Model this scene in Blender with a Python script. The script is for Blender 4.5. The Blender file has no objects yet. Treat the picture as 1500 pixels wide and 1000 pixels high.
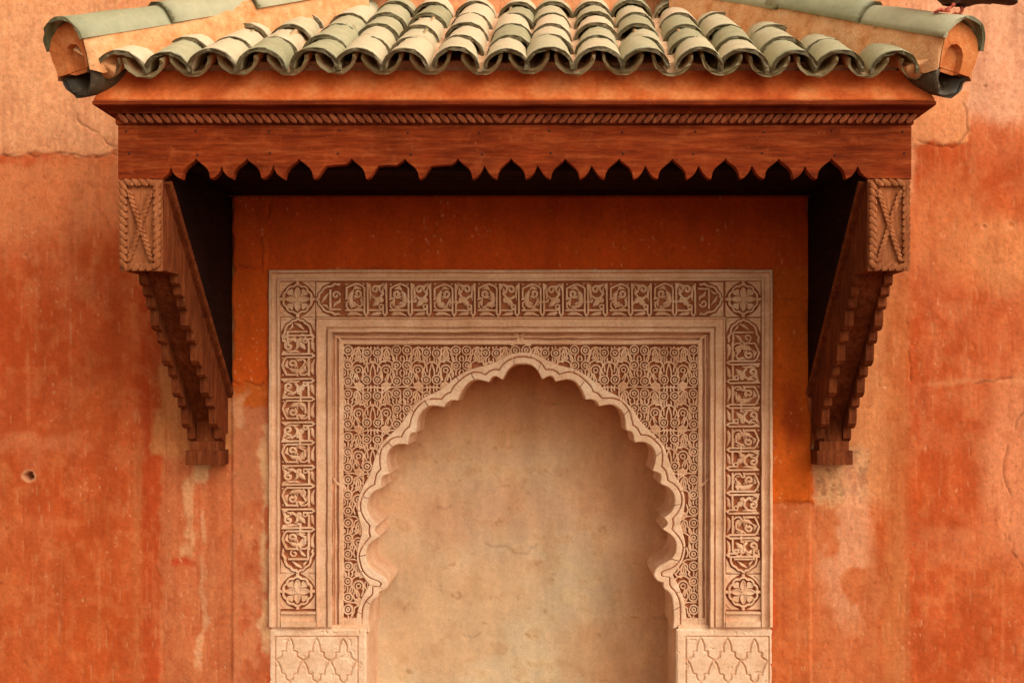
import bpy, math, random
import numpy as np
from mathutils import Vector, Matrix
from mathutils.geometry import tessellate_polygon

random.seed(7)
SC = bpy.context.scene
COL = SC.collection

# ------------------------------------------------------------------ camera
# the wall is the plane y = 0; photo pixels (1500 wide) on it are 1/370 m
S, D, CX, HY, EZ = 370.0, 4.3, 795.0, 560.0, 1.6
cam_d = bpy.data.cameras.new('camera')
cam = bpy.data.objects.new('camera', cam_d)
COL.objects.link(cam)
cam.location = (0, -D, EZ)
cam.rotation_euler = (math.radians(90), 0, 0)
cam_d.sensor_width = 36
cam_d.lens = S * D / 1500 * 36
cam_d.shift_x = (750 - CX) / 1500
cam_d.shift_y = -(500 - HY) / 1500
cam_d.clip_end = 200
SC.camera = cam

# ------------------------------------------------------------------ light
SUN_EL, SUN_AZ = 41, 48            # soft, from the upper right in front of the wall
w = bpy.data.worlds.new('World')
SC.world = w
w.use_nodes = True
nt = w.node_tree
bg = nt.nodes['Background']
sky = nt.nodes.new('ShaderNodeTexSky')
sky.sky_type = 'NISHITA'
sky.sun_disc = False
sky.sun_elevation = math.radians(SUN_EL)
sky.sun_rotation = math.radians(180 - SUN_AZ)
sky.dust_density = 2.0
sky.air_density = 0.6
hs = nt.nodes.new('ShaderNodeHueSaturation')      # overcast: a nearly white sky
hs.inputs['Saturation'].default_value = 0.18
mx = nt.nodes.new('ShaderNodeMix')
mx.data_type = 'RGBA'
mx.blend_type = 'MULTIPLY'
mx.inputs[0].default_value = 1.0
nt.links.new(sky.outputs[0], hs.inputs['Color'])
nt.links.new(hs.outputs[0], mx.inputs[6])
mx.inputs[7].default_value = (1.0, 0.875, 0.67, 1)
nt.links.new(mx.outputs[2], bg.inputs[0])
bg.inputs[1].default_value = 0.135
sl = bpy.data.lights.new('sun', 'SUN')
sl.energy = 0.9
sl.angle = math.radians(54)
sl.color = (1.0, 1.0, 0.98)
so = bpy.data.objects.new('sun', sl)
COL.objects.link(so)
e, a = math.radians(SUN_EL), math.radians(SUN_AZ)
to_sun = Vector((math.cos(e) * math.sin(a), -math.cos(e) * math.cos(a), math.sin(e)))
so.rotation_euler = to_sun.to_track_quat('Z', 'Y').to_euler()
so.location = (3, -6, 8)
vs = SC.view_settings
vs.view_transform = 'Standard'
vs.look = 'None'
vs.gamma = 1
vs.use_curve_mapping = False
vs.exposure = 1.0
SC.cycles.max_bounces = 8
SC.cycles.diffuse_bounces = 6


# ------------------------------------------------------------------ helpers
def at(px, py, d=0.0):
    k = (D - d) / D / S
    return Vector(((px - CX) * k, -d, EZ + (HY - py) * k))


def srgb(r, g, b):
    f = lambda c: (c / 255 / 12.92) if c <= 10 else ((c / 255 + .055) / 1.055) ** 2.4
    return (f(r), f(g), f(b))


class MB:
    def __init__(self):
        self.v, self.f = [], []

    def add(self, vs, fs):
        n = len(self.v)
        self.v += [tuple(p) for p in vs]
        self.f += [tuple(i + n for i in q) for q in fs]
        return self

    def box(self, x0, x1, y0, y1, z0, z1):
        return self.add([(x0, y0, z0), (x1, y0, z0), (x1, y1, z0), (x0, y1, z0),
                         (x0, y0, z1), (x1, y0, z1), (x1, y1, z1), (x0, y1, z1)],
                        [(0, 3, 2, 1), (4, 5, 6, 7), (0, 1, 5, 4), (1, 2, 6, 5), (2, 3, 7, 6), (3, 0, 4, 7)])

    def prism(self, poly, a, b, m):
        """polygon (u,v) between heights a and b, m(u,v,h) -> xyz"""
        n = len(poly)
        vs = [m(u, v, a) for u, v in poly] + [m(u, v, b) for u, v in poly]
        tris = tessellate_polygon([[Vector((u, v, 0)) for u, v in poly]])
        fs = [tuple(t) for t in tris] + [tuple(i + n for i in reversed(t)) for t in tris]
        fs += [(i, (i + 1) % n, (i + 1) % n + n, i + n) for i in range(n)]
        return self.add(vs, fs)

    def sweep(self, rings, closed=False, caps=True):
        n = len(rings[0])
        vs = [p for r in rings for p in r]
        fs = []
        R = len(rings)
        for i in range(R if closed else R - 1):
            j = (i + 1) % R
            for k in range(n - 1):
                fs.append((i * n + k, i * n + k + 1, j * n + k + 1, j * n + k))
        if caps and not closed:
            fs.append(tuple(range(n)))
            fs.append(tuple((R - 1) * n + k for k in reversed(range(n))))
        return self.add(vs, fs)

    def ribbon(self, pts, wd, h, m, closed=False, base=0.0, taper=None, ridge=.70):
        """a carved rib of half width wd and height h along a 2-D path"""
        pts = [Vector(p) for p in pts]
        n = len(pts)
        rings = []
        for i, p in enumerate(pts):
            if closed:
                t0, t1 = (p - pts[i - 1]), (pts[(i + 1) % n] - p)
            else:
                t0 = (p - pts[i - 1]) if i else (pts[1] - p)
                t1 = (pts[i + 1] - p) if i < n - 1 else t0
            t0 = t0.normalized() if t0.length else Vector((1, 0))
            t1 = t1.normalized() if t1.length else t0
            t = t0 + t1
            t = t.normalized() if t.length > 1e-6 else t0
            nn = Vector((-t.y, t.x))
            c = max(.55, abs(t.dot(t0)))
            ww = wd * (taper[i] if taper else 1.0) / c
            rings.append([m(p.x - nn.x * ww, p.y - nn.y * ww, base), m(p.x - nn.x * ww * .96, p.y - nn.y * ww * .966, base + (h - base) * .84),
                          m(p.x - nn.x * ww * ridge, p.y - nn.y * ww * ridge, h), m(p.x + nn.x * ww * ridge, p.y + nn.y * ww * ridge, h),
                          m(p.x + nn.x * ww * .96, p.y + nn.y * ww * .966, base + (h - base) * .84), m(p.x + nn.x * ww, p.y + nn.y * ww, base)])
        return self.sweep(rings, closed)

    def mesh(self, name, mat, smooth=False):
        me = bpy.data.meshes.new(name)
        me.from_pydata(self.v, [], self.f)
        me.materials.append(mat)
        me.validate()
        import bmesh
        bm = bmesh.new()
        bm.from_mesh(me)
        bmesh.ops.recalc_face_normals(bm, faces=bm.faces)
        bm.to_mesh(me)
        bm.free()
        if smooth:
            me.polygons.foreach_set('use_smooth', [True] * len(me.polygons))
        return me

    def build(self, name, mat, parent=None, smooth=False):
        return link(name, self.mesh(name, mat, smooth), parent)


def link(name, me, parent=None, M=None):
    """link an object; geometry / matrix M are given in world space"""
    o = bpy.data.objects.new(name, me)
    COL.objects.link(o)
    M = M.copy() if M is not None else Matrix.Identity(4)
    if parent is not None:
        o.parent = parent
        off = parent.get('_w')
        if off is not None:
            M = Matrix.Translation(-Vector(off)) @ M
    o.matrix_basis = M
    return o


def thing(name, label, cat, loc, group=None):
    o = bpy.data.objects.new(name, None)
    o.empty_display_size = .1
    COL.objects.link(o)
    o.location = loc
    o['_w'] = tuple(loc)
    return tag(o, label, cat, group)


def tag(o, label, cat, group=None):
    o['label'], o['category'] = label, cat
    if group:
        o['group'] = group
    return o


def smooth_path(pts, n=4, closed=False):
    P = [Vector(p) for p in pts]
    out = []
    N = len(P)
    for i in range(N if closed else N - 1):
        if closed:
            p0, p1, p2, p3 = P[i - 1], P[i], P[(i + 1) % N], P[(i + 2) % N]
        else:
            p0, p1, p2, p3 = P[max(0, i - 1)], P[i], P[i + 1], P[min(N - 1, i + 2)]
        for k in range(n):
            t = k / n
            out.append(.5 * ((2 * p1) + (p2 - p0) * t + (2 * p0 - 5 * p1 + 4 * p2 - p3) * t * t + (3 * p1 - p0 - 3 * p2 + p3) * t ** 3))
    if not closed:
        out.append(P[-1])
    return out


# numpy value noise
_T = np.random.RandomState(3).rand(8, 256, 256)


def vnoise(x, y, s=0):
    T = _T[s % 8]
    xi, yi = np.floor(x).astype(int), np.floor(y).astype(int)
    fx, fy = x - xi, y - yi
    fx, fy = fx * fx * (3 - 2 * fx), fy * fy * (3 - 2 * fy)
    g = lambda i, j: T[(xi + i) & 255, (yi + j) & 255]
    return (g(0, 0) * (1 - fx) + g(1, 0) * fx) * (1 - fy) + (g(0, 1) * (1 - fx) + g(1, 1) * fx) * fy


def fbm(x, y, o=4, s=0):
    r, a, t = 0, 1, 0
    for k in range(o):
        r = r + a * vnoise(x * 2 ** k + 17.3 * k + s * 31.7, y * 2 ** k + 9.1 * k + s * 13.3, s + k)
        t += a
        a *= .5
    return r / t


def sstep(a, b, x):
    t = np.clip((x - a) / (b - a), 0, 1)
    return t * t * (3 - 2 * t)


def seg_dist(PX, PY, path):
    d = np.full(PX.shape, 1e9)
    for (x0, y0), (x1, y1) in zip(path[:-1], path[1:]):
        dx, dy = x1 - x0, y1 - y0
        t = np.clip(((PX - x0) * dx + (PY - y0) * dy) / max(dx * dx + dy * dy, 1e-9), 0, 1)
        d = np.minimum(d, np.hypot(PX - x0 - t * dx, PY - y0 - t * dy))
    return d


def grid_mesh(name, X, Y, Z, mat, keep=None, colors=None):
    r, c = X.shape
    co = np.stack([X, Y, Z], -1).reshape(-1, 3).astype(np.float32)
    idx = np.arange(r * c).reshape(r, c)
    q = np.stack([idx[:-1, :-1], idx[1:, :-1], idx[1:, 1:], idx[:-1, 1:]], -1)
    q = q[keep] if keep is not None else q.reshape(-1, 4)
    q = q.reshape(-1, 4)
    used = np.zeros(r * c, bool)
    used[q.ravel()] = True
    remap = np.cumsum(used) - 1
    co, q = co[used], remap[q]
    me = bpy.data.meshes.new(name)
    me.vertices.add(len(co))
    me.vertices.foreach_set('co', co.ravel())
    me.loops.add(len(q) * 4)
    me.loops.foreach_set('vertex_index', q.ravel().astype(np.int32))
    me.polygons.add(len(q))
    me.polygons.foreach_set('loop_start', np.arange(0, len(q) * 4, 4, dtype=np.int32))
    me.polygons.foreach_set('loop_total', np.full(len(q), 4, np.int32))
    me.polygons.foreach_set('use_smooth', np.ones(len(q), bool))
    if colors is not None:
        at_ = me.color_attributes.new('paint', 'FLOAT_COLOR', 'POINT')
        cc = np.ones((len(co), 4), np.float32)
        cc[:, :3] = colors.reshape(-1, 3)[used]
        at_.data.foreach_set('color', cc.ravel())
    me.update()
    me.validate()
    me.materials.append(mat)
    return me


# ------------------------------------------------------------------ materials
class NT:
    def __init__(self, name):
        self.m = bpy.data.materials.new(name)
        self.m.use_nodes = True
        self.t = self.m.node_tree
        self.b = self.t.nodes['Principled BSDF']

    def n(self, typ, **kw):
        o = self.t.nodes.new(typ)
        for k, v in kw.items():
            setattr(o, k, v)
        return o

    def l(self, a, b):
        self.t.links.new(a, b)

    def pos(self, obj=False):
        return self.n('ShaderNodeTexCoord').outputs['Object'] if obj else self.n('ShaderNodeNewGeometry').outputs['Position']

    def noise(self, vec, scale, detail=5, rough=.6, stretch=None):
        if stretch:
            mp = self.n('ShaderNodeMapping')
            mp.inputs['Scale'].default_value = stretch
            self.l(vec, mp.inputs['Vector'])
            vec = mp.outputs[0]
        o = self.n('ShaderNodeTexNoise')
        o.inputs['Scale'].default_value = scale
        o.inputs['Detail'].default_value = detail
        o.inputs['Roughness'].default_value = rough
        self.l(vec, o.inputs['Vector'])
        return o.outputs['Fac']

    def ramp(self, fac, stops):
        o = self.n('ShaderNodeValToRGB')
        el = o.color_ramp.elements
        while len(el) < len(stops):
            el.new(.5)
        for q, (p, c) in zip(el, stops):
            q.position = p
            q.color = (*c, 1) if len(c) == 3 else c
        self.l(fac, o.inputs[0])
        return o.outputs[0]

    def mix(self, fac, a, b, mode='MIX'):
        o = self.n('ShaderNodeMix', data_type='RGBA', blend_type=mode)
        for s, v in ((0, fac), (6, a), (7, b)):
            if hasattr(v, 'links'):
                self.l(v, o.inputs[s])
            elif isinstance(v, (int, float)):
                o.inputs[s].default_value = v
            else:
                o.inputs[s].default_value = (*v, 1)
        return o.outputs[2]

    def bump(self, fac, strength, dist):
        o = self.n('ShaderNodeBump')
        o.inputs['Strength'].default_value = strength
        o.inputs['Distance'].default_value = dist
        self.l(fac, o.inputs['Height'])
        self.l(o.outputs[0], self.b.inputs['Normal'])

    def done(self, color, rough=.9, spec=.2):
        if hasattr(color, 'links'):
            self.l(color, self.b.inputs['Base Color'])
        else:
            self.b.inputs['Base Color'].default_value = (*color, 1)
        self.b.inputs['Roughness'].default_value = rough
        self.b.inputs['Specular IOR Level'].default_value = spec
        return self.m


def g(v):
    return (v, v, v)


def mat_painted(name, grain=.25):
    t = NT(name)
    a = t.n('ShaderNodeVertexColor', layer_name='paint')
    p = t.pos()
    n1 = t.noise(p, 60, 6, .7)
    n2 = t.noise(p, 9, 6, .65, (1, 1, .35))
    c = t.mix(1.0, a.outputs[0], t.ramp(n2, [(.3, g(.80)), (.7, g(1.12))]), 'MULTIPLY')
    c = t.mix(1.0, c, t.ramp(n1, [(.25, g(1 - grain)), (.75, g(1 + grain * .5))]), 'MULTIPLY')
    n3 = t.noise(p, 240, 4, .7)
    c = t.mix(1.0, c, t.ramp(n3, [(.3, g(.86)), (.65, g(1.05))]), 'MULTIPLY')
    t.bump(n3, .35, .003)
    return t.done(c, .92, .12)


def mat_plaster(name, base, dark, light, scale=14, bump=.3):
    t = NT(name)
    p = t.pos()
    n1 = t.noise(p, scale, 6, .65)
    n2 = t.noise(p, scale * 9, 4, .6)
    c = t.ramp(n1, [(.28, dark), (.5, base), (.74, light)])
    c = t.mix(1.0, c, t.ramp(n2, [(.25, g(.80)), (.7, g(1.08))]), 'MULTIPLY')
    t.bump(n2, bump, .003)
    return t.done(c, .9, .15)


def mat_mortar(name, base, dark, light):
    t = NT(name)
    p = t.pos()
    n1 = t.noise(p, 18, 6, .65)
    n2 = t.noise(p, 130, 4, .65)
    n3 = t.noise(p, 34, 7, .8)
    c = t.ramp(n1, [(.28, dark), (.5, base), (.74, light)])
    c = t.mix(1.0, c, t.ramp(n2, [(.25, g(.78)), (.7, g(1.08))]), 'MULTIPLY')
    c = t.mix(t.ramp(n3, [(.57, g(0)), (.66, g(.6))]), c, srgb(122, 92, 58))
    t.bump(n2, .6, .004)
    return t.done(c, .93, .1)


def mat_wood(name, base, dark, light, stretch, rough=.62):
    t = NT(name)
    p = t.pos()
    n1 = t.noise(p, 44, 9, .75, stretch)
    n2 = t.noise(p, 5, 4, .6)
    n3 = t.noise(p, 120, 3, .6, stretch)
    c = t.ramp(n1, [(.3, dark), (.5, base), (.72, light)])
    c = t.mix(1.0, c, t.ramp(n2, [(.3, g(.72)), (.7, g(1.2))]), 'MULTIPLY')
    c = t.mix(1.0, c, t.ramp(n3, [(.3, g(.75)), (.6, g(1.05))]), 'MULTIPLY')
    n4 = t.noise(p, 16, 6, .7)                    # dust and worn paint in patches
    c = t.mix(t.ramp(n4, [(.54, g(0)), (.70, g(.45))]), c, light)
    n5 = t.noise(p, 90, 3, .6)
    c = t.mix(t.ramp(n5, [(.70, g(0)), (.76, g(.6))]), c, srgb(184, 122, 76))
    t.bump(n1, .6, .004)
    return t.done(c, .85, .08)


def mat_tile(name, cols, rim):
    t = NT(name)
    oi = t.n('ShaderNodeObjectInfo')
    p = t.pos()
    n1 = t.noise(p, 22, 6, .7)
    n2 = t.noise(p, 70, 5, .7)
    fac = t.n('ShaderNodeMath', operation='MULTIPLY_ADD')
    t.l(n1, fac.inputs[0])
    fac.inputs[1].default_value = .75
    sub = t.n('ShaderNodeMath', operation='MULTIPLY_ADD')
    t.l(oi.outputs['Random'], sub.inputs[0])
    sub.inputs[1].default_value = .62
    sub.inputs[2].default_value = -.20
    t.l(sub.outputs[0], fac.inputs[2])
    c = t.ramp(fac.outputs[0], cols)
    # worn glaze: bare clay showing through in flakes, moss and dirt near the ends
    c = t.mix(t.ramp(n2, [(.60, g(0)), (.68, g(.55))]), c, srgb(206, 170, 130))
    tc = t.n('ShaderNodeTexCoord')
    sp = t.n('ShaderNodeSeparateXYZ')
    t.l(tc.outputs['Object'], sp.inputs[0])
    edge = t.n('ShaderNodeMath', operation='MULTIPLY_ADD')
    t.l(n2, edge.inputs[0])
    edge.inputs[1].default_value = .035
    t.l(sp.outputs['Y'], edge.inputs[2])
    c = t.mix(t.ramp(edge.outputs[0], [(.020, g(.92)), (.034, g(0))]), c, rim)
    t.bump(n2, .3, .004)
    return t.done(c, .55, .35)


CREAM = mat_plaster('carved_stucco', srgb(224, 178, 142), srgb(207, 154, 116), srgb(237, 200, 167), 9)
CREAM_BAND = mat_plaster('arch_stucco', srgb(232, 192, 159), srgb(216, 169, 132), srgb(242, 210, 180), 9)
GROUND_RED = mat_plaster('stucco_ground', srgb(160, 94, 60), srgb(134, 70, 42), srgb(182, 116, 80), 20)
PAINTED = mat_painted('painted_plaster')
NICHE_M = mat_painted('niche_plaster', .12)
MORTAR = mat_mortar('roof_mortar', srgb(216, 172, 136), srgb(184, 130, 94), srgb(230, 196, 160))
ENDFILL = mat_mortar('orange_mortar', srgb(222, 160, 110), srgb(200, 124, 72), srgb(232, 184, 138))
WOOD_B = mat_wood('aged_bracket_wood', srgb(112, 53, 25), srgb(76, 31, 14), srgb(140, 76, 42), (1, 1, .14))
IRON = NT('rusty_iron').done(srgb(58, 30, 22), .8, .2)
FACE_W = mat_wood('carved_face_wood', srgb(152, 88, 52), srgb(112, 58, 32), srgb(182, 118, 78), (1, 1, .15))
ENDORANGE = mat_plaster('end_mortar', srgb(206, 120, 66), srgb(186, 94, 46), srgb(220, 148, 94), 20, .4)
FASCIA = mat_plaster('orange_fascia', srgb(200, 98, 46), srgb(166, 66, 26), srgb(220, 138, 82), 8, .6)
WOOD_X = mat_wood('red_wood', srgb(129, 49, 17), srgb(90, 29, 9), srgb(164, 82, 40), (.10, 1, 1))
WOOD_C = mat_wood('cornice_wood', srgb(118, 44, 16), srgb(86, 28, 9), srgb(150, 70, 30), (.05, 1, 1))
WOOD_Z = mat_wood('bracket_wood', srgb(140, 72, 44), srgb(104, 48, 28), srgb(168, 98, 64), (1, 1, .1))
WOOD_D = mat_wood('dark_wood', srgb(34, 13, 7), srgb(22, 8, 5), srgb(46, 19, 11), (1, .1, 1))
TILE = mat_tile('glazed_tile', [(.12, srgb(148, 146, 112)), (.34, srgb(172, 166, 132)), (.58, srgb(194, 182, 148)), (.84, srgb(216, 192, 160))], srgb(88, 74, 46))
PANT = mat_tile('pan_tile_clay', [(.1, srgb(150, 140, 104)), (.5, srgb(190, 156, 116)), (.9, srgb(206, 160, 120))], srgb(140, 124, 88))
HIPT = mat_tile('hip_tile_glaze', [(.05, srgb(122, 124, 92)), (.4, srgb(150, 148, 116)), (.8, srgb(176, 168, 136))], srgb(84, 78, 46))
HIPD = mat_tile('corner_tile_glaze', [(.1, srgb(66, 54, 40)), (.5, srgb(86, 72, 54)), (.9, srgb(112, 92, 70))], srgb(54, 44, 32))
GROUNDM = mat_plaster('paving', srgb(118, 82, 60), srgb(98, 66, 48), srgb(134, 96, 72), 3)

# ------------------------------------------------------------------ ground
gm = MB().box(-14, 14, -16, .6, -.3, 0)
go = gm.build('ground', GROUNDM)
go['kind'] = 'structure'

# ------------------------------------------------------------------ wall
FX0, FX1, FY0 = 393.5, 1132.0, 395.0       # outer edges of the stucco surround


def wall():
    xs = np.concatenate([np.linspace(-900, -44, 30), np.arange(-40, 1542, 2.0), np.linspace(1546, 2600, 36)])
    ys = np.concatenate([np.linspace(-1100, -34, 34), np.arange(-30, 1042, 2.0), np.linspace(1046, 1152, 12)])
    PX, PY = np.meshgrid(xs, ys)
    wx = PX + 26 * (fbm(PX / 40, PY / 40, 4, 1) - .5) + 8 * (fbm(PX / 9, PY / 9, 3, 4) - .5)
    wy = PY + 26 * (fbm(PX / 40, PY / 40, 4, 2) - .5) + 8 * (fbm(PX / 9, PY / 9, 3, 5) - .5)

    def C(*c):
        return np.array(srgb(*c))
    n_big = fbm(PX / 150, PY / 120, 5, 0)
    n_mid = fbm(PX / 38, PY / 50, 5, 3)
    n_str = fbm(PX / 7, PY / 170, 4, 6)
    n_fin = fbm(PX / 5, PY / 11, 3, 2)
    col = np.zeros(PX.shape + (3,))
    col[:] = C(196, 92, 52)
    h = .0025 * (n_big - .5) + .0012 * (n_mid - .5)

    def lay(mask, c, op=1.0, dh=0.0):
        nonlocal col, h
        m = (mask * op)[..., None]
        col = col * (1 - m) + C(*c) * m
        h = h + dh * mask

    def rect(x0, x1, y0, y1, f=6., X=None, Y=None):
        X = wx if X is None else X
        Y = wy if Y is None else Y
        return sstep(-f, f, X - x0) * sstep(-f, f, x1 - X) * sstep(-f, f, Y - y0) * sstep(-f, f, y1 - Y)

    def ell(cx, cy, rx, ry, f=.3):
        return 1 - sstep(1 - f, 1 + f, np.hypot((wx - cx) / rx, (wy - cy) / ry))
    # blotchy repaint
    lay(sstep(.45, .62, n_big), (190, 86, 44), .5)
    lay(sstep(.54, .66, n_mid), (214, 110, 68), .55)
    lay(sstep(.62, .42, n_mid) * sstep(.5, .4, n_big), (218, 116, 66), .45)
    lay(sstep(.50, .66, fbm(PX / 95 + 3.1, PY / 75, 4, 5)), (214, 122, 82), .35)     # thin chalky wash
    # pale upper coat, fading out below its broken edge
    lay(rect(-2000, 178, -2000, 226, 2.), (240, 166, 118), .95, .0035)
    lay(rect(178, 1340, -2000, 300, 8.), (236, 158, 112), .9)
    lay(rect(-2000, 200, 230, 340, 34), (228, 138, 88), .8)
    lay(rect(-2000, 70, 228, 242, 3), (204, 88, 56), .6)
    lay(rect(1330, 3000, -2000, 175, 26), (240, 172, 134), .95)
    lay(rect(1330, 1418, 128, 214, 3), (230, 150, 100), .9, .003)
    lay(rect(1425, 3000, 60, 170, 30), (240, 166, 130), .7)
    lay(rect(1420, 1520, 175, 245, 14), (212, 112, 70), .7)
    lay(ell(1470, 372, 68, 54, .5), (228, 142, 88), .8, .0008)
    lay(ell(1385, 335, 60, 70, .5), (226, 134, 82), .6)
    lay(ell(1500, 690, 60, 140, .35), (228, 140, 96), .8, .001)
    lay(ell(1430, 800, 40, 34, .4), (224, 130, 84), .5)
    lay(rect(1360, 2600, 555, 562, 5), (226, 150, 100), .5)
    # deep red run-off streaks and tan runs on the left
    lay(rect(206, 236, 300, 1400, 7, X=PX + 5 * (n_str - .5)), (180, 68, 38), .6)
    lay(rect(192, 206, 640, 1400, 4, X=PX + 14 * (n_str - .5)), (194, 112, 66), .7)
    lay(rect(-2000, 200, 780, 1400, 40), (192, 90, 46), .6)
    lay(ell(110, 300, 120, 60, .7), (216, 112, 70), .35)
    lay(rect(-2000, 345, 420, 660, 60) * sstep(.42, .6, n_big), (192, 82, 44), .5)
    lay(rect(-30, 110, 634, 662, 7), (222, 130, 88), .45)
    # cement patch under the left bracket, pink lower band
    lay(rect(236, 342, 655, 1400, 4), (202, 112, 72), .9, .002)
    lay(rect(222, 345, 380, 664, 5), (204, 126, 74), .9, .002)
    lay(rect(206, 238, 440, 600, 5), (184, 76, 42), .8)
    lay(rect(284, 302, 660, 708, 4), (226, 176, 128), .8)
    lay(rect(272, 285, 695, 815, 4, X=wx + 10 * (n_str - .5)), (224, 164, 116), .7)
    lay(rect(292, 303, 740, 1000, 3, X=wx + 12 * (n_str - .5)) * sstep(.4, .6, n_mid), (226, 164, 120), .7)
    lay(ell(268, 826, 18, 6, .5), (190, 66, 44), .7)
    # strips beside the surround
    lay(rect(342, 395, 280, 562, 2.5), (214, 94, 28), 1.0, .006)
    lay(rect(342, 395, 562, 594, 3), (206, 104, 42), 1.0, .003)
    lay(rect(342, 395, 594, 1400, 3), (204, 120, 80), .95, .001)
    lay(rect(350, 395, 730, 1000, 6) * sstep(.4, .5, fbm(PX / 26, PY / 40, 3, 1)), (194, 98, 62), .8)
    lay(rect(382, 396, 600, 1400, 4) * sstep(.45, .55, n_mid), (232, 178, 130), .8)
    lay(rect(342, 395, 575, 660, 8) * sstep(.5, .6, n_mid), (226, 160, 116), .7)
    lay(rect(342, 1186, 270, 396, 2.5), (208, 86, 24), 1.0, .006)
    lay(rect(1130, 1187, 396, 734, 2.), (208, 98, 30), 1.0, .006)
    lay(ell(1160, 612, 14, 44, .5), (150, 50, 20), .55)
    lay(rect(1130, 1187, 736, 1400, 2), (202, 106, 60), 1.0, .001)
    lay(rect(1187, 1292, 736, 1400, 9), (208, 116, 70), .9)
    lay(rect(1200, 1300, 395, 740, 18), (216, 138, 86), .85)
    lay(rect(1190, 1268, 650, 738, 5), (222, 160, 112), .9, -.002)
    spk = rect(1190, 1268, 655, 735, 5) * sstep(.5, .66, fbm(PX / 13 + n_mid * 2, PY / 11, 5, 5))
    lay(spk, (140, 92, 64), .6, -.001)
    lay(rect(1190, 1268, 655, 735, 8) * sstep(.6, .74, fbm(PX / 4, PY / 4, 3, 6)), (116, 72, 50), .55, -.001)
    lay(ell(1240, 800, 34, 110, .5) * sstep(.4, .55, n_mid), (230, 156, 116), .8)
    lay(rect(1294, 1332, 380, 1400, 12, X=PX + 22 * (n_str - .5)), (200, 122, 70), .55)
    lay(rect(1334, 1344, 500, 1400, 5), (204, 92, 50), .5)
    # fine vertical wash streaks and flecks
    ov = 1 - .8 * rect(342, 1187, 288, 734, 6, X=PX, Y=PY)
    st = sstep(.62, .78, n_str)
    lay(st * ov, (218, 134, 88), .24)
    lay(sstep(.36, .22, n_str) * ov, (166, 66, 38), .22)
    n_f2 = fbm(PX / 2.6, PY / 6, 2, 1)
    lay(sstep(.80, .87, n_f2) * sstep(.48, .62, n_mid), (238, 180, 132), .45, -.0005)
    n_mot = fbm(PX / 13, PY / 16, 5, 7)
    lay(sstep(.52, .68, n_mot) * ov, (216, 130, 80), .26)
    lay(sstep(.46, .32, n_mot) * ov, (176, 76, 38), .22)
    lay(sstep(.24, .18, n_fin) * sstep(.5, .4, n_mid), (150, 56, 34), .35)
    # crisp grain: pits, sand and hairline trowel scratches
    n_gr = fbm(PX / 2.3, PY / 2.3, 2, 3)
    n_sc = fbm(PX / 2.0, PY / 26, 2, 5)
    h = h + .0016 * (n_gr - .5) + .0018 * (fbm(PX / 6, PY / 7, 3, 0) - .5)
    h = h - .0014 * sstep(.70, .80, n_sc)
    lay(sstep(.74, .84, n_sc) * ov, (222, 146, 100), .35)
    lay(sstep(.24, .16, n_gr) * ov, (146, 62, 38), .30)
    # raised ledges of the old repairs: real steps
    h = h + .007 * sstep(-1.5, 1.5, PX - 341) * sstep(-1.5, 1.5, 1187 - PX) * sstep(-2, 2, PY - 288)
    # cracks
    for path in ([(0, 229), (30, 226), (58, 229), (96, 225), (130, 230), (172, 227)],
                 [(110, 160), (122, 182), (146, 196), (160, 212), (176, 214)],
                 [(342, 558), (352, 565), (362, 560), (380, 566), (392, 556)],
                 [(345, 340), (340, 372), (362, 392), (392, 396)], [(395, 300), (392, 335), (386, 352), (388, 390)],
                 [(1500, 600), (1480, 640), (1470, 690), (1482, 730), (1478, 790), (1500, 830)],
                 [(1340, 205), (1370, 212), (1402, 214), (1416, 190), (1412, 150)],
                 [(1150, 442), (1166, 438), (1186, 440)], [(1330, 470), (1336, 560)],
                 [(1430, 560), (1465, 556), (1500, 552)],
                 [(1136, 735), (1186, 736)]):
        pp = [(x + random.uniform(-1, 1), y + random.uniform(-1, 1)) for x, y in path]
        fine = [(p.x, p.y) for p in smooth_path(pp, 4)]
        fine = [(x + random.uniform(-2.2, 2.2), y + random.uniform(-2.2, 2.2)) for x, y in fine]
        xs0, xs1 = min(p[0] for p in fine) - 8, max(p[0] for p in fine) + 8
        ys0, ys1 = min(p[1] for p in fine) - 8, max(p[1] for p in fine) + 8
        i0, i1 = np.searchsorted(ys, [ys0, ys1])
        j0, j1 = np.searchsorted(xs, [xs0, xs1])
        dd = seg_dist(PX[i0:i1, j0:j1], PY[i0:i1, j0:j1], fine)
        k = (1 - sstep(.4, 2.0, dd)) * sstep(.3, .55, fbm(PX[i0:i1, j0:j1] / 14, PY[i0:i1, j0:j1] / 14, 3, 2))
        h[i0:i1, j0:j1] -= .004 * k
        col[i0:i1, j0:j1] *= (1 - .35 * k)[..., None]
    hd = np.hypot(PX - 42, (PY - 697) * 1.15)
    lay(1 - sstep(4.5, 7.5, hd), (84, 42, 28), 1.0)           # bare mud core inside the hole, its shade darkened into the colour
    # drilled hole with a chipped rim, and small pock marks
    for hx, hy, hr, dp in ((42, 697, 6.5, .16), (1443, 126, 2, .008), (1498, 22, 2, .006), (1480, 330, 4, .004), (1442, 332, 2.5, .006), (38, 374, 2.5, .005)):
        r = np.hypot(PX - hx, (PY - hy) * 1.15) + 2.5 * (fbm(PX / 4, PY / 4, 2, 7) - .5)
        h -= dp * (1 - sstep(hr - .6, hr + .8, r))
        m = ((1 - sstep(hr + 3, hr + 6, r)) * sstep(hr - 1, hr + 1, r) * (.5 if hr > 6 else .15))[..., None]
        col = col * (1 - m) + C(236, 176, 130) * m
    gr = (col[..., 1] / np.maximum(col[..., 0], 1e-3))
    f = sstep(.13, .34, gr)
    col[..., 2] *= .62 + .43 * f
    col[..., 1] *= .88 + .17 * f
    k = S
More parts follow.
